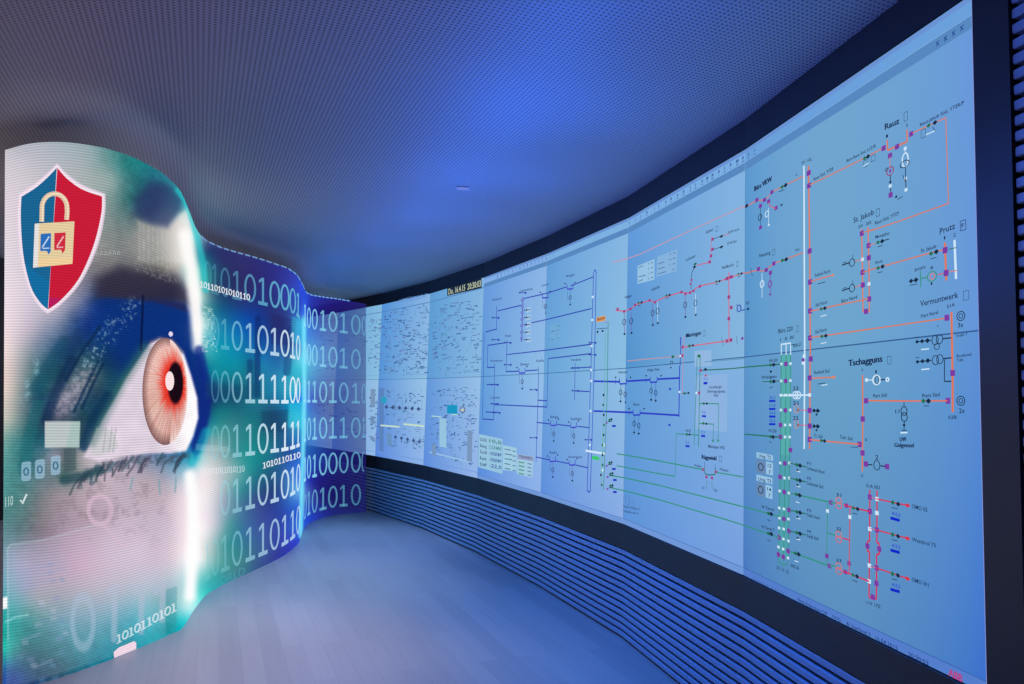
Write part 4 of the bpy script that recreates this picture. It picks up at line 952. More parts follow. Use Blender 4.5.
def paint(X, Y):
    C = base_col(X, Y)
    n1, n2, n3 = noise2(X, Y, 3.0, 1), noise2(X, Y, 1.6, 2), noise2(X, Y, 9.0, 3)
    n4, n5 = noise2(X, Y, 1.0, 6), noise2(X * .8, Y, 5.0, 9)
    C = C * (1 + (.10 * (n1 - .5) + .10 * (n4 - .5) + .10 * (n5 - .5))[:, None] * smooth(205, 195, X)[:, None] * smooth(.75, .3, C.mean(1))[:, None])
    front = smooth(203, 196, X)
    # hatch of fine bars above the brow
    a = smooth(0, 4, -poly_sd([(136, 218), (168, 229), (182, 224), (184, 262), (170, 272), (136, 262)], X, Y))
    C = blend(C, (215, 212, 206), a * (0.12 + 0.3 * (np.sin(X * 2 * np.pi / 4.6) * .5 + .5) * n1))
    a = smooth(7, -5, poly_sd([(136, 200), (150, 184), (168, 186), (182, 199), (181, 210), (168, 227), (150, 223), (136, 215)], X, Y)); C = blend(C, (44, 60, 104), a * .72)
    sh = poly_sd([(136, 219), (152, 225), (167, 229), (179, 214), (190, 207), (192, 262), (165, 263), (136, 262)], X, Y)
    g = smooth(150, 188, X)[:, None]; C = blend(C, (np.array([[138, 140, 138]]) * (1 - g) + np.array([[240, 234, 228]]) * g) / 255.0, smooth(3, -4, sh) * .7)
    C = blend(C, (206, 204, 198), smooth(0, 4, -sh) * (.10 + .28 * (np.sin(X * 2 * np.pi / 4.6) * .5 + .5) * n1) * smooth(180, 165, X))
    a = smooth(9, -6, poly_sd([(98, 280), (120, 269), (150, 274), (174, 278), (187, 290), (190, 304), (150, 300), (96, 298)], X, Y)); C = blend(C, (48, 44, 66), a * .8)
    a = smooth(2, -1, poly_sd([(136, 264), (150, 268), (168, 271), (180, 280), (176, 284), (150, 276), (136, 270)], X, Y)); C = blend(C, (150, 150, 150), a * .4 * smooth(.4, .7, n2))
    # upper lid
    a = smooth(3, -3, poly_sd(LID, X, Y)); C = blend(C, (12, 48, 122), a * 0.85 * smooth(82, 122, X + (Y - 330) * -.25))
    a = smooth(3, -3, poly_sd([(150, 300), (184, 304), (189, 312), (160, 303)], X, Y)); C = blend(C, (44, 36, 76), a * .7)
    C = blend(C, (20, 90, 96), smooth(16, 0, line_d([(146, 352), (128, 378), (112, 402), (98, 424)], X, Y)) * .55 * front)
    # bright skin flecks along the lid
    a = smooth(15, 2, line_d([(70, 402), (84, 378), (96, 352), (112, 328), (134, 308)], X, Y)) * smooth(.52, .8, n1 * .4 + n2 * .35 + n4 * .25)
    C = blend(C, (150, 184, 194), a * .75)
    a = smooth(13, 2, line_d([(60, 408), (74, 396), (88, 374)], X, Y)); C = blend(C, (150, 140, 158), a * .55 * smooth(.3, .6, n1))
    for pts in (((74, 412), (84, 390), (98, 362)), ((82, 408), (92, 386), (103, 364)), ((66, 380), (82, 352), (100, 326))):
        C = blend(C, (14, 40, 76), smooth(2.4, .6, line_d(pts, X, Y)) * .7)
    for cx_, cy_ in ((36, 362), (27, 384), (28, 396), (37, 372)):
        C = blend(C, (140, 190, 200), smooth(4.5, 1, np.hypot(X - cx_, (Y - cy_) * .7)) * .6 * smooth(.3, .6, n2))
    C = blend(C, (8, 16, 52), smooth(1.6, .5, line_d([(143, 296), (141, 350)], X, Y)) * .8)
    # teal and dark streaks left of the eye
    for pts, col, w, al in ((((46, 420), (56, 392), (72, 360)), (14, 40, 80), 8, .6), (((84, 446), (94, 418), (108, 396)), (12, 48, 84), 8, .7), (((38, 405), (28, 440), (24, 470)), (30, 104, 112), 9, .5), (((36, 388), (48, 365), (64, 342)), (18, 70, 96), 9, .45)):
        C = blend(C, col, smooth(w, w * .3, line_d(pts, X, Y)) * al)
    a = smooth(466, 482, Y) * smooth(556, 520, Y) * smooth(176, 150, X) * smooth(30, 60, X); C = blend(C, (118, 104, 116), a * .26 * smooth(.45, .8, .6 * n3 + .4 * n1))
    # white of the eye
    sd = poly_sd(SCLERA, X, Y)
    g = smooth(160, 192, X)[:, None]
    C = blend(C, (np.array([[222, 208, 222]]) * (1 - g) + np.array([[255, 250, 252]]) * g) / 255.0 * (1 - .06 * (n3[:, None] - .5)), smooth(2.2, -1.6, sd))
    C = blend(C, (60, 60, 100), smooth(3.2, .6, line_d([(183, 352), (172, 340), (160, 337), (150, 342)], X, Y)) * .5)
    a = smooth(0, 2, -poly_sd([(96, 426), (114, 430), (120, 448), (98, 458), (88, 452)], X, Y)); C = blend(C, (196, 200, 200), a * .7)
    for x0 in (103, 109, 113): C = blend(C, (150, 150, 156), smooth(1, .3, line_d([(x0 + 3, 428), (x0, 452)], X, Y)) * .5)
    C = blend(C, (70, 110, 112), smooth(9, 0, line_d([(146, 348), (124, 381), (112, 403), (101, 424), (92, 442)], X, Y)) * .45)
    # lower lashes
    R0 = random.Random(5)
    C = blend(C, (70, 90, 104), smooth(9, 2, line_d([(80, 478), (100, 468), (128, 462), (160, 460), (186, 457)], X, Y)) * .5 * smooth(.25, .6, n1))
    for k in range(44):
        x0 = R0.uniform(76, 188); y0 = np.interp(x0, [76, 100, 128, 160, 188], [478, 465, 458, 455, 453]); ln = R0.uniform(6, 20)
        pts = [(x0, y0 + R0.uniform(-2, 3)), (x0 - ln * .35 + R0.uniform(-2, 2), y0 + ln * .5), (x0 - ln * .5 + R0.uniform(-3, 2), y0 + ln)]
        C = blend(C, R0.choice([(50, 66, 84), (40, 90, 110), (60, 80, 90), (80, 70, 90)]), smooth(1.5, .4, line_d(pts, X, Y)) * R0.uniform(.4, .85))
    C = blend(C, (24, 64, 76), smooth(7, 2, line_d([(64, 480), (80, 477), (100, 470)], X, Y)) * .6)
    for pts in (((130, 490), (133, 478)), ((160, 494), (159, 480)), ((175, 492), (176, 478))): C = blend(C, (110, 160, 170), smooth(1.5, .4, line_d(pts, X, Y)) * .6)
    # flat pale blocks
    a = smooth(.8, -.4, poly_sd([(45, 421.6), (80, 421.6), (79, 447), (45, 447.6)], X, Y)); C = blend(C, (196, 204, 204), a * .92)
    a = smooth(.8, -.4, poly_sd([(72, 421.6), (80, 421.6), (79, 447), (66, 447.2)], X, Y)); C = blend(C, (150, 190, 180), a * .5)
    C = blend(C, (60, 84, 92), smooth(.8, -.4, poly_sd([(64, 448), (76, 448), (76, 470), (64, 472)], X, Y)) * .5)
    a = smooth(.8, -.6, poly_sd([(8, 547), (11, 544.6), (40, 541), (65, 534.6), (110, 520.6), (166, 509), (166, 640), (6, 690)], X, Y)); C = blend(C, (214, 206, 222), a * .16)
    C = blend(C, (200, 220, 225), smooth(1.3, .3, line_d([(8, 640), (7.6, 548), (11, 544.4), (40, 540.6), (65, 534), (110, 520)], X, Y)) * .35)
    a = smooth(.8, -.5, poly_sd([(166, 590), (177, 586), (176, 640), (165, 640)], X, Y)); C = blend(C, (60, 140, 150), a * .3)
    for k in range(26):
        x0, y0 = R0.uniform(14, 66), R0.uniform(560, 690); C = blend(C, R0.choice([(190, 190, 215), (110, 150, 190), (140, 150, 200)]), smooth(.8, -.5, poly_sd([(x0, y0), (x0 + R0.uniform(3, 8), y0 - 1), (x0 + 6, y0 + R0.uniform(2, 5)), (x0, y0 + 4)], X, Y)) * .28)
    for pts in (((18, 572), (60, 562)), ((18, 580), (66, 568)), ((18, 588), (50, 580)), ((22, 640), (40, 634)), ((34, 668), (52, 660))): C = blend(C, (160, 165, 205), smooth(2, .5, line_d(pts, X, Y)) * .3)
    # large faint figures 0111 near the foot, key ring
    a = np.abs(np.hypot((X - 83) / 10.5, (Y - 622) / 25) - 1) * 12; C = blend(C, (170, 190, 212), smooth(4, 1, a) * .5)
    for x0, yb in ((115, 640), (142, 632), (163, 620)): C = blend(C, (180, 190, 212), smooth(4.4, 1.6, line_d([(x0 - 6, 592), (x0, 586), (x0 - 1, yb)], X, Y)) * .5)
    a = np.abs(np.hypot((X - 100) / 11.5, (Y - 510) / 14) - 1) * 11; C = blend(C, (214, 184, 204), smooth(3, 1, a) * .7)
    C = blend(C, (214, 184, 204), smooth(3, 1, line_d([(104, 525), (116, 540), (122, 546)], X, Y)) * .5)
    C = blend(C, (190, 240, 240), smooth(1.6, .4, line_d([(5, 622), (16, 617), (28, 615)], X, Y)) * .45)
    C = blend(C, (245, 250, 250), smooth(1, -.5, poly_sd([(2, 598), (7, 597), (7, 608), (2, 609)], X, Y)))
    # tall white glow where the wall turns away
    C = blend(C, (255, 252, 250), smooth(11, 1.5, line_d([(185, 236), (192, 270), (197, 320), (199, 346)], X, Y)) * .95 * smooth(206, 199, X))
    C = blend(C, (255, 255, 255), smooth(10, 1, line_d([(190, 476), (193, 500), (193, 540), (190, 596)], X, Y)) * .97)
    C = blend(C, (40, 200, 205), smooth(5, 1, line_d([(178, 190), (187, 203), (193, 222), (198, 240), (203, 262), (206, 290)], X, Y)) * .6)
    C = blend(C, (16, 40, 130), smooth(7, 2, line_d([(199, 350), (206, 385), (206, 412), (200, 438), (196, 450)], X, Y)) * .75)
    C = blend(C, (20, 180, 200), smooth(7, 2, line_d([(206, 432), (199, 450), (192, 462)], X, Y)) * .5)
    # screens of text and dark window bars beyond the turn
    a = smooth(.8, -.6, poly_sd([(200, 303), (214, 308), (217, 352), (202, 352)], X, Y)) * smooth(.42, .7, noise2(X * 1.2, np.floor(Y / 2.1) * 7.3, 1.7, 8)) * (np.modf(Y / 2.1)[0] < .62)
    C = blend(C, (214, 240, 236), a * .65)
    for pts, w, al in ((((258, 318), (257, 395)), 4, .55), (((250, 362), (250, 396)), 4, .4), (((290, 330), (287, 372)), 5, .35)): C = blend(C, (16, 40, 104), smooth(w, w - 2, line_d(pts, X, Y)) * al)
    a = smooth(1, -.5, poly_sd([(272, 314), (296, 320), (294, 346), (272, 344)], X, Y)); C = blend(C, (36, 36, 100), a * .5 * (.6 + .4 * np.sin(Y * 2.4)))
    C = blend(C, (20, 74, 108), smooth(3, -2, poly_sd([(206, 382), (232, 386), (260, 384), (262, 398), (240, 398), (206, 398)], X, Y)) * .4)
    C = blend(C, (20, 60, 100), smooth(2, -1, poly_sd([(262, 412), (288, 410), (286, 432), (262, 430)], X, Y)) * .4)
    C = blend(C, (60, 200, 225), smooth(3, -1, poly_sd([(290, 404), (302, 402), (301, 428), (289, 426)], X, Y)) * .6)
    C = blend(C, (60, 200, 225), smooth(3, -1, poly_sd([(293, 318), (303, 320), (303, 345), (292, 340)], X, Y)) * .5)
    C = blend(C, (220, 236, 240), smooth(.9, -.5, poly_sd([(196, 444), (230, 447), (230, 452), (196, 450)], X, Y)) * .2)
    # bright cyan lip at the second turn
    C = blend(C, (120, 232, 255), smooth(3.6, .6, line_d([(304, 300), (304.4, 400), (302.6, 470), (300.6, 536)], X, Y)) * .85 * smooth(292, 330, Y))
    C = blend(C, (40, 80, 235), smooth(7, 1, line_d([(303.4, 282), (304.6, 312)], X, Y)) * .6)
    return np.clip(C, 0, 1)

QB = 304.0                                       # beyond this the wall is see-through
ORG = (*BOTP[9][:2], 0.0)
LW = empty('curved_led_screen', ORG)
tag(LW, 'tall S-curved LED wall on the left showing an eye, a shield and binary digits', 'LED screen', kind='thing')

def grid_obj(name, q0, q1, nu, nv, mat, parent, alpha=None, off=0.0):
    qs, vs = np.linspace(q0, q1, nu + 1), np.linspace(0, 1, nv + 1)
    Qg, Vg = np.meshgrid(qs, vs, indexing='ij')
    P = led(Qg.ravel(), Vg.ravel()) + led_n(Qg.ravel()) * off
    X, Y = project(P)
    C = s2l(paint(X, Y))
    A = alpha(X, Y) if alpha else np.ones(len(X))
    me = bpy.data.meshes.new(name)
    nvt = len(P); idx = np.arange(nvt).reshape(nu + 1, nv + 1)
    fa = np.stack([idx[:-1, :-1], idx[:-1, 1:], idx[1:, 1:], idx[1:, :-1]], -1).reshape(-1, 4)
    me.vertices.add(nvt); me.vertices.foreach_set('co', (P - np.array(ORG)).astype(np.float32).ravel())
    me.loops.add(fa.size); me.loops.foreach_set('vertex_index', fa.astype(np.int32).ravel())
    me.polygons.add(len(fa)); me.polygons.foreach_set('loop_start', np.arange(0, fa.size, 4, dtype=np.int32))
    me.update(calc_edges=True); me.validate()
    at = me.attributes.new('Col', 'FLOAT_COLOR', 'POINT')
    at.data.foreach_set('color', np.concatenate([C, A[:, None]], 1).astype(np.float32).ravel())
    me.materials.append(mat)
    me.polygons.foreach_set('use_smooth', np.ones(len(fa), bool))
    ob = bpy.data.objects.new(name, me); COL.objects.link(ob); ob.parent = parent
    return ob

def pane_alpha(X, Y):
    a = np.interp(X, [303, 307, 313, 322, 345, 367], [.95, .86, .76, .72, .67, .63])
    return np.clip(a + .18 * smooth(500, 525, Y) + .2 * smooth(312, 298, Y), 0, 1)

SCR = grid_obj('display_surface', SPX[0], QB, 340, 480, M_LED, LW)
PANE = grid_obj('see_through_panel', QB, SPX[-1], 70, 240, M_GLASSLED, LW, pane_alpha)
PANE['label'] = 'see-through end of the LED wall with pale digits over the displays behind'

# dark housing behind the opaque part
mb = MB()
qs = np.linspace(SPX[0], QB, 140)
for (va, vb, oa, ob_) in ((0, 1, -.05, -.05),):
    N_ = led_n(qs)
    ft, fb = led(qs, 0.0) - N_ * .002, led(qs, 1.0) - N_ * .002
    bt, bb = led(qs, 0.0) - N_ * .05, led(qs, 1.0) - N_ * .05
    for k in range(len(qs) - 1):
        mb.poly([bt[k], bt[k + 1], bb[k + 1], bb[k]]); mb.poly([ft[k], ft[k + 1], bt[k + 1], bt[k]]); mb.poly([fb[k], bb[k], bb[k + 1], fb[k + 1]])
    mb.poly([ft[0], bt[0], bb[0], fb[0]]); mb.poly([ft[-1], fb[-1], bb[-1], bt[-1]])
mb.build('housing', M_HOUSE, LW, ORG)

# ---- drawn marks on the LED picture
class Mark:
    def __init__(s, step=.0002): s.mb = MB(); s.off = 0.002; s.step = step
    def tri(s, pts_px, faces, col, mix=1.0, alpha=1.0):
        qv = np.array([inv(*p) for p in pts_px]); s.qv(qv[:, 0], qv[:, 1], faces, col, mix, alpha)
    def qv(s, q, v, faces, col, mix=1.0, alpha=1.0):
        q = np.clip(q, SPX[0], SPX[-1] - .02)
        v = np.clip(v, 0.001, .999)
        s.off += s.step
        P = led(q, v) + led_n(q) * s.off
        X, Y = project(P)
        c = np.broadcast_to(np.array(col, float) / 255., (len(X), 3))
        mix = np.broadcast_to(mix, (len(X),))
        C = s2l(paint(X, Y) * (1 - mix[:, None]) + c * mix[:, None])
        A = np.broadcast_to(alpha, (len(X),))
        s.mb.mesh(P, faces, np.concatenate([C, A[:, None]], 1))
    def fill(s, poly_px, col, mix=1.0):
        """filled outline, triangulated as a fan of thin rows so that it follows the curve"""
        from mathutils.geometry import tessellate_polygon
        def clip(P, x0, keep_right):
            out = []
            for (a, b), (c, d) in zip(P, P[1:] + P[:1]):
                ia, ic = (a >= x0) == keep_right or a == x0, (c >= x0) == keep_right or c == x0
                if ia: out.append((a, b))
                if ia != ic: out.append((x0, b + (d - b) * (x0 - a) / (c - a)))
            return out
        xa, xb = min(p[0] for p in poly_px), max(p[0] for p in poly_px)
        n = max(1, int(math.ceil((xb - xa) / 3.0)))
        P_, F_ = [], []
        for k in range(n):
            u0, u1 = xa + (xb - xa) * k / n, xa + (xb - xa) * (k + 1) / n
            q = clip(clip(list(poly_px), u0, True), u1, False)
            q = [p for i, p in enumerate(q) if math.hypot(p[0] - q[i - 1][0], p[1] - q[i - 1][1]) > 1e-4]
            if len(q) < 3: continue
            b0 = len(P_); P_ += q
            F_ += [tuple(b0 + i for i in t) for t in tessellate_polygon([[Vector((x, y, 0)) for x, y in q]])]
        s.tri(P_, F_, col, mix)
    def stroke(s, pts_px, w, col, mix=1.0, closed=False):
        P = [np.array(p, float) for p in pts_px]
        if closed: P = P + [P[0], P[1]]
        L_, R_ = [], []
        for i in range(len(P)):
            t = P[min(i + 1, len(P) - 1)] - P[max(i - 1, 0)]; t = t / (np.linalg.norm(t) + 1e-9); n = np.array([-t[1], t[0]]) * w / 2
            L_.append(P[i] + n); R_.append(P[i] - n)
        m = len(P)
        s.tri([tuple(p) for p in L_ + R_], [(i, i + 1, m + i + 1, m + i) for i in range(m - 1)], col, mix)
    def text(s, txt, x1, y1, x2, y2, h, col, mix=1.0, bold=0.0):
        v, f = glyphs(txt, bold)
        k = (v[:, 0] - v[:, 0].min()) / (v[:, 0].max() - v[:, 0].min())
        pts = [(x1 + (x2 - x1) * a, y1 + (y2 - y1) * a - b * h / .7) for a, b in zip(k, v[:, 1])]
        s.tri(pts, f, col, mix)
    def build(s, name, parent, mat=None):
        return s.mb.build(name, mat or M_LEDMARK, parent, ORG)

def dense(pts, n=8, closed=False):
    """Catmull-Rom through outline points"""
    P = [np.array(p, float) for p in pts]; out = []
    for i in range(len(P) - 1):
        p0, p1, p2, p3 = P[max(i - 1, 0)], P[i], P[i + 1], P[min(i + 2, len(P) - 1)]
        for k in range(n):
            t = k / n
            out.append(tuple(.5 * (2 * p1 + (p2 - p0) * t + (2 * p0 - 5 * p1 + 4 * p2 - p3) * t * t + (3 * p1 - p0 - 3 * p2 + p3) * t ** 3)))
    return out + [tuple(P[-1])]

# shield with padlock
mk = Mark(.0008)
Lf = dense([(56.8, 168), (48, 177.4), (36, 188), (22, 197)]) + dense([(22, 197), (21.4, 220), (24, 256), (31, 286), (40, 302), (48, 309.6)])[1:]
Rt = dense([(57.4, 168), (67, 179), (82, 189.6), (101.6, 196.6)]) + dense([(101.6, 196.6), (100.6, 215), (93, 246), (79, 278), (62, 299), (48.4, 309.6)])[1:]
def grow(pts, k):
    cx_, cy_ = 57, 232
    out = []
    for x, y in pts:
        d = math.hypot(x - cx_, y - cy_); out.append((x + (x - cx_) / d * k, y + (y - cy_) / d * k))
    return out
mk.fill(grow(Lf + Rt[::-1][1:-1], 4.6), (226, 208, 226), .8)
mk.fill(grow(Lf + Rt[::-1][1:-1], 3.0), (240, 224, 236))
mk.fill(Lf + [(52, 250)], (26, 100, 146))
mk.fill(Rt + [(52, 250)], (200, 28, 56))
mk.fill([(25, 262), (31, 286), (40, 302), (48, 309.6), (50, 282), (30, 268)], (20, 108, 160)); mk.fill([(62, 299), (48.6, 309.4), (50, 297)], (182, 28, 92))
mk.build('shield_emblem', SCR)
mk = Mark(.0008); mk.off = .0068
arc = [(42.2, 222), (42.4, 212)] + [(54.6 - 12.2 * math.cos(a), 208 - 14 * math.sin(a)) for a in np.linspace(0.15, math.pi - .15, 14)] + [(67, 212), (66.4, 220)]
mk.stroke(arc, 4.6, (222, 196, 166)); mk.stroke([(x + .8, y) for x, y in arc], 1.4, (240, 222, 196))
mk.fill([(36, 224), (74, 221.6), (72, 264), (34, 268)], (226, 204, 160)); mk.fill([(35.4, 260), (72.4, 257), (72, 264), (34, 268)], (238, 206, 156)); mk.fill([(35.6, 224.4), (40, 224), (38.6, 267.4), (34, 268)], (228, 224, 222))
mk.fill([(41.4, 234.4), (51.4, 233.6), (51, 252), (49, 255), (47.4, 251.4), (41, 251.4)], (44, 110, 186)); mk.fill([(54.6, 233.4), (65.4, 232.8), (64.8, 250), (62.4, 254), (61, 250), (54.4, 250.4)], (206, 44, 66))
mk.stroke([(43, 248), (49.6, 237)], 1.3, (196, 214, 236)); mk.stroke([(57, 247), (63.4, 236.6)], 1.3, (238, 190, 190)); mk.stroke([(43.4, 249), (49.8, 248.6)], 1.2, (180, 204, 230)); mk.stroke([(56.8, 248), (63, 247.6)], 1.2, (236, 180, 184))
mk.build('padlock', SCR)

# the iris
mk = Mark()
CX, CY, RX, RY = 164.6, 391.5, 22.6, 53.5
na, nr = 220, 36
pts, cols = [], []
R1 = random.Random(3); streak = np.array([R1.random() for _ in range(na)]); streak = .5 * streak + .25 * np.roll(streak, 1) + .25 * np.roll(streak, -1)
PXc, PYc = 174.6, 383.0
for i in range(na):
    a = 2 * math.pi * i / na
    for j in range(nr + 1):
        r = j / nr
        x = PXc + (CX + RX * math.cos(a) - PXc) * r; y = PYc + (CY + RY * math.sin(a) - PYc) * r
        x = min(x, 188.5 + 0.0 * y); pts.append((x, y))
        k = math.hypot((x - 173.4) / 12.5, (y - 384) / 26)
        st = min(1, max(0, streak[i] + .25 * math.sin(i * 1.7 + 6 * r)))
        c = np.array([242, 208, 200]) * (1 - .5 * st) + np.array([212, 118, 104]) * .5 * st
        if r > .45: c = c + (np.array([206, 164, 146]) - c) * .35 * max(0, math.cos(a - 2.9)) ** 3
        red = np.array([232, 48, 34]); c = c + (red - c) * float(np.clip((1.62 - k * (.92 + .6 * st)) * 1.5, 0, 1)) * .95
        if r > .80:
            e = (r - .80) / .20; lim = np.array([120, 84, 84]) if math.cos(a) < .2 else np.array([250, 226, 220])
            c = c + (lim - c) * e * (.85 if math.cos(a) < .2 else .8)
        c = c * (1 - .12 * st * max(0, math.sin(a)) * min(1, r * 1.6))
        kp = math.hypot((x - 175) / 7.6, (y - 383) / 20.5)
        if kp < 1.12: c = c + (np.array([26, 10, 22]) - c) * float(np.clip((1.12 - kp) / .2, 0, 1))
        cols.append(c)
cols = np.clip(np.array(cols), 0, 255)
fs = [(i * (nr + 1) + j, ((i + 1) % na) * (nr + 1) + j, ((i + 1) % na) * (nr + 1) + j + 1, i * (nr + 1) + j + 1) for i in range(na) for j in range(nr)]
qv = np.array([inv(*p) for p in pts])
mk.off += .0003
P = led(qv[:, 0], qv[:, 1]) + led_n(qv[:, 0]) * mk.off
mk.mb.mesh(P, fs, [tuple(s2l(c / 255.)) for c in cols])
mk.build('iris', SCR)
mk = Mark(); mk.off = .0032
mk.fill([(169.2 + 4.4 * math.cos(a), 381 + 9.6 * math.sin(a)) for a in np.linspace(0, 2 * math.pi, 24)[:-1]], (250, 226, 228))
mk.build('eye_glint', SCR)
mk = Mark(); mk.fill([(170.4 + 2.2 * math.cos(a), 334 + 2.6 * math.sin(a)) for a in np.linspace(0, 2 * math.pi, 14)[:-1]], (226, 214, 240))
mk.build('light_dot', SCR)

# icons, tag and tick
mk = Mark()
for x, y in ((26.4, 471.6), (40, 469.4), (55.6, 465.6)):
    b_ = [(x - 4.6, y - 8), (x - 3, y - 9.6), (x + 3.4, y - 10.4), (x + 5, y - 9), (x + 4.8, y + 7), (x + 3, y + 9), (x - 3, y + 9.6), (x - 4.8, y + 8)]
    mk.fill(b_, (150, 186, 208), .8); mk.stroke([(x + 2.3 * math.cos(a), y + 3.6 * math.sin(a)) for a in np.linspace(0, 2 * math.pi, 10)], 1.6, (56, 110, 140), .9)
mk.build('icon_row', SCR)
mk = Mark(); mk.fill([(113.4, 652), (118.6, 647.4), (134, 641), (136, 643), (136, 650.6), (114, 659.4)], (240, 214, 230)); mk.build('white_tag', SCR)
mk = Mark(); mk.stroke([(20.6, 500), (22.6, 503.6), (27, 494)], 1.8, (214, 226, 230)); mk.build('tick_mark', SCR); mk = Mark(); mk.text('110', 5.6, 507, 13.4, 505, 10, (204, 220, 222), .9); mk.build('small_lettering', SCR); mk = Mark(); [mk.stroke([(96 + k * 4.2, 256 - k * .2), (97 + k * 4.2, 251 - k * .2), (98.6 + k * 4.2, 255.4 - k * .2)], .9, (200, 206, 208), .5) for k in range(6)]; mk.build('small_lettering', SCR)

# rows of binary figures
def small_row(txt, x1, y1, x2, y2, h, mix=.95):
    mk = Mark(); n = len(txt); w = math.hypot(x2 - x1, y2 - y1) / n
    for k, ch in enumerate(txt):
        t = (k + .5) / n; x, y = x1 + (x2 - x1) * t, y1 + (y2 - y1) * t; hw = w * .38; sl = (y2 - y1) / (x2 - x1)
        if ch == '0': mk.stroke([(x + hw * math.cos(a), y - h / 2 + h * .46 * math.sin(a) + hw * math.cos(a) * sl) for a in np.linspace(0, 2 * math.pi, 15)], max(.8, w * .24), (236, 240, 246), mix)
        else:
            mk.stroke([(x - hw * .8, y - h * .72), (x, y - h), (x, y)], max(.8, w * .27), (236, 240, 246), mix); mk.stroke([(x - hw, y - hw * sl), (x + hw, y + hw * sl)], max(.7, h * .13), (236, 240, 246), mix)
    mk.build('digit_strip', SCR)
small_row('1010110101', 116, 644, 176, 610, 8.4, .72)
small_row('110110101010110', 196, 285.6, 249.4, 300.6, 6)
small_row('010101011010110', 200, 474.6, 244, 471.6, 6.2, .6)
small_row('1010110110', 262.4, 468.6, 300, 457.4, 5.8, .95)
mk = Mark(); mk.text('WORLD', 207.6, 590, 245, 574.6, 8.4, (84, 168, 192), .5); mk.build('faint_lettering', SCR)

COLS = [(201.6, 2.6), (207.6, 3.2), (215, 4), (225, 4.8), (237, 5.4), (250, 5.6), (262.8, 5.4), (274.6, 5), (284.8, 4.2), (292.6, 3), (298, 1.9)]
COLR = [(304.9, 1.3), (308.8, 1.9), (314.6, 2.7), (323, 3.9), (332.8, 4.5), (343.6, 4.7), (355.8, 4.7), (365, 2.2)]
ROWS = [(.112, '.0101010001', '10010100', .75), (.280, '..010101010', '0001010.', .9), (.444, '..000111100', '11101010', 1.), (.607, '..001101111', '10101101', 1.), (.768, '...01101010', '1010000(', .9), (.918, '.1010110110', '0101010.', .75)]

def digit(mk, ch, q, hw, vc, hv, col, mix, alpha):
    sw = hw * .125 + .28; sv = hv * .075
    if ch == '0' or ch == '(':
        n = 26; pts, fs = [], []
        rng_ = range(n + 1) if ch == '0' else range(n // 2 + 1)
        for k in rng_:
            a = 2 * math.pi * k / n + (math.pi / 2 if ch == '(' else 0)
            for s in (-1, 1): pts.append((q + math.cos(a) * (hw * .86 + s * sw), vc + math.sin(a) * (hv / 2 - sv * .5 + s * sv * .62)))
        fs = [(2 * k, 2 * k + 1, 2 * k + 3, 2 * k + 2) for k in range(len(pts) // 2 - 1)]
    else:
        t, b = vc - hv / 2, vc + hv / 2
        def rect(x0, x1, y0, y1): return [(x0, y0), (x1, y0), (x1, y1), (x0, y1)]
        pts = rect(q - sw * 1.05, q + sw * 1.05, t, b) + [(q - hw * .74, t + hv * .13), (q - sw, t), (q - sw, t + sv * 1.7), (q - hw * .74, t + hv * .13 + sv * 1.4)]
        fs = [(0, 1, 2, 3), (4, 5, 6, 7)]
        n0 = len(pts)
        for xx in np.linspace(q - hw * .86, q + hw * .86, 9): pts += [(xx, b - sv * 1.5), (xx, b + sv * .2)]
        fs += [(n0 + 2 * k, n0 + 2 * k + 1, n0 + 2 * k + 3, n0 + 2 * k + 2) for k in range(8)]
    p = np.array(pts)
    mk.qv(p[:, 0], p[:, 1], fs, col, mix, alpha)

def q_of(x, v):
    px, _ = project(led(QF, v)); return float(np.interp(x, np.maximum.accumulate(px), QF))
for vc, left, right, br in ROWS:
    for (x, hw), ch in zip(COLS, left):
        if ch == '.': continue
        f = float(np.interp(x, [200, 215, 235, 255, 285, 300], [.1, .22, .5, .8, 1, 1])) * br
        col = tuple(np.array([110, 205, 225]) * (1 - f) + np.array([226, 240, 252]) * f) if vc > .2 else (112, 206, 226)
        mk = Mark()
        digit(mk, ch, q_of(x, vc), hw, vc, .096, col, .14 + .82 * f, 1.0)
        mk.build('binary_digit', SCR)
    for (x, hw), ch in zip(COLR, right):
        if ch == '.': continue
        f = float(np.interp(x, [304, 316, 330, 345, 366], [1, .85, .7, .5, .34]))
        if vc > .88: f *= .6
        q = q_of(x, vc)
        mr = Mark()
        digit(mr, ch, min(q, SPX[-1] - hw), hw, vc, .096, tuple(np.array([90, 170, 205]) * (1 - f) + np.array([150, 226, 255]) * f), 1.0, .2 + .62 * f)
        mr.build('binary_digit', PANE, M_GLASSLED)

# dashed light line along the top edge
q = 203.0
while q < SPX[-1] - 20:
    q2 = q + (7 if q < 285 else 4.2)
    mb = MB(); a_ = np.linspace(q, q + (q2 - q) * .72, 5); n_ = led_n(a_)
    up = np.array([0, 0, .012]); t0, t1 = led(a_, 0) + n_ * .004 - up * .6, led(a_, 0) + n_ * .004 + up * .6
    tb = t1 - n_ * .012
    c_ = lin((112, 150, 200) if q < 285 else (116, 170, 240))
    for i in range(4): mb.poly([t0[i], t0[i + 1], t1[i + 1], t1[i]], c_); mb.poly([t1[i], t1[i + 1], tb[i + 1], tb[i]], c_)
    q = q2
    mb.build('edge_light', M_SCREEN, LW, ORG)

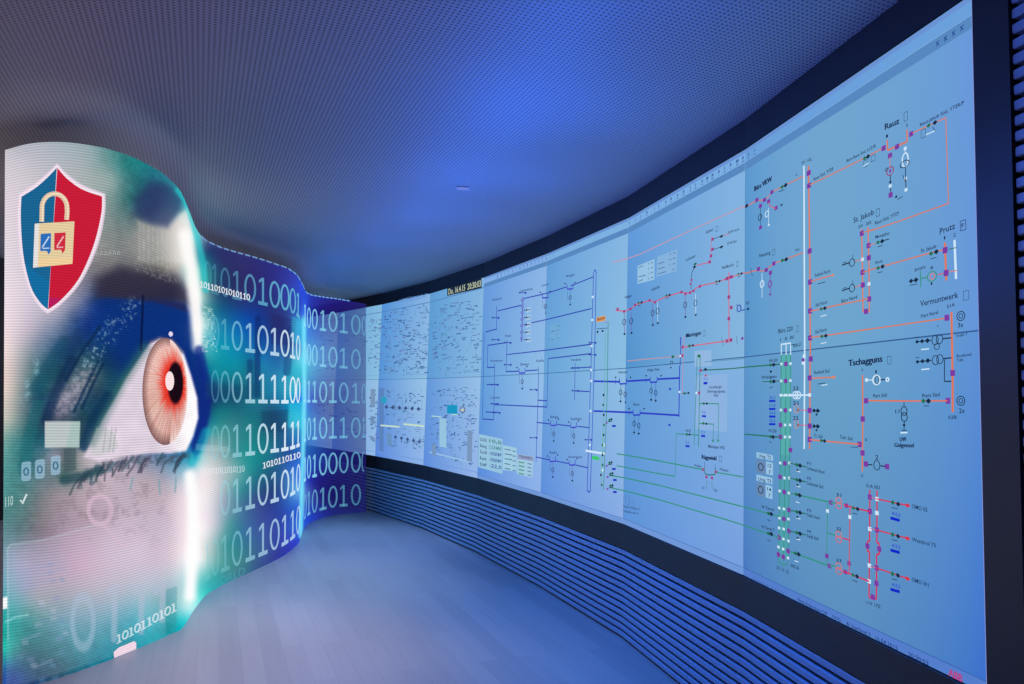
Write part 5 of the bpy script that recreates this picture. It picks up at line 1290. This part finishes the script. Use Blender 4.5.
# ------------------------------------------------------------------ light
def point(name, loc, col, power, r=.3):
    l = bpy.data.lights.new(name, 'POINT'); l.color = col; l.energy = power; l.shadow_soft_size = r
    o = bpy.data.objects.new(name, l); COL.objects.link(o); o.location = loc
    return o
def area(name, loc, rot, col, power, sx, sy):
    l = bpy.data.lights.new(name, 'AREA'); l.color = col; l.energy = power; l.shape = 'RECTANGLE'; l.size = sx; l.size_y = sy
    o = bpy.data.objects.new(name, l); COL.objects.link(o); o.location = loc; o.rotation_euler = rot
    return o
def spot(name, loc, to, col, power, deg, r=.25):
    l = bpy.data.lights.new(name, 'SPOT'); l.color = col; l.energy = power; l.spot_size = math.radians(deg); l.spot_blend = 1.0; l.shadow_soft_size = r
    o = bpy.data.objects.new(name, l); COL.objects.link(o); o.location = loc
    o.rotation_euler = (Vector(to) - Vector(loc)).to_track_quat('-Z', 'Y').to_euler()
    return o
BLUE = (.02, .15, 1.0)
for (c_, s_), w_ in zip(((0, .2), (1, .1), (2, .0), (2, .8), (3, .6), (4, .5), (5, .5)), (27, 42, 36, 27, 20, 14, 12)):
    u_ = U0 + sum(LEN[1:1 + c_]) + s_ * LEN[1 + c_]
    point('blue_fill', wall_pt(u_, 2.38, .95), BLUE, w_ * .62, .2)  # added blue fill in mid-air, no fixture; tints ceiling and floor
    spot('blue_fill_spot', wall_pt(u_, 2.92, 1.5), wall_pt(u_, .25, .1), (.02, .22, 1.0), w_ * 5.2, 62)  # added spot without a fixture, brightens the slats and floor edge
point('lavender_fill', (-1.6, 1.6, 1.2), (1.0, .56, .58), 16, .3)  # added unseen fill that warms the left ceiling
spot('floor_fill_spot', (-1.7, 6.2, 2.95), (-1.7, 6.2, 0), (.50, .71, 1.15), 260, 66)  # this and the next three: added fill for the floor, no fixtures
spot('floor_fill_spot', (-1.5, 4.4, 2.95), (-1.5, 4.4, 0), (.98, .88, 1.08), 205, 62)
spot('floor_fill_spot', (-.8, 3.9, 2.95), (-.7, 4.4, 0), (.62, .74, 1.2), 95, 66)
spot('floor_fill_spot', (-1.5, 8.1, 2.95), (-1.5, 8.1, 0), (.34, .55, 1.2), 200, 66)
point('rear_fill', (-4.6, 4.6, 1.9), (1.0, .82, .9), 40, .3)  # added fill pair hidden behind the LED wall, lifts the ceiling there
point('rear_fill', (-4.4, 8.2, 1.9), (.7, .75, 1.0), 40, .3)

w = bpy.data.worlds.new('world'); scene.world = w; w.use_nodes = True
w.node_tree.nodes['Background'].inputs[0].default_value = (.40, .32, .45, 1); w.node_tree.nodes['Background'].inputs[1].default_value = .05

# ------------------------------------------------------------------ camera
cd = bpy.data.cameras.new('camera'); cd.sensor_width = 36; cd.lens = F / IMG_W * 36; cd.clip_start = .02
co = bpy.data.objects.new('camera', cd); COL.objects.link(co)
co.matrix_world = Matrix.Translation((0, 0, EYE)) @ Matrix.Rotation(math.pi / 2 + PITCH, 4, 'X') @ Matrix.Rotation(ROLL, 4, 'Z')
scene.camera = co
scene.view_settings.view_transform = 'Standard'; scene.view_settings.look = 'None'
scene.view_settings.exposure = 0.0; scene.view_settings.gamma = 1.0; scene.view_settings.use_curve_mapping = False
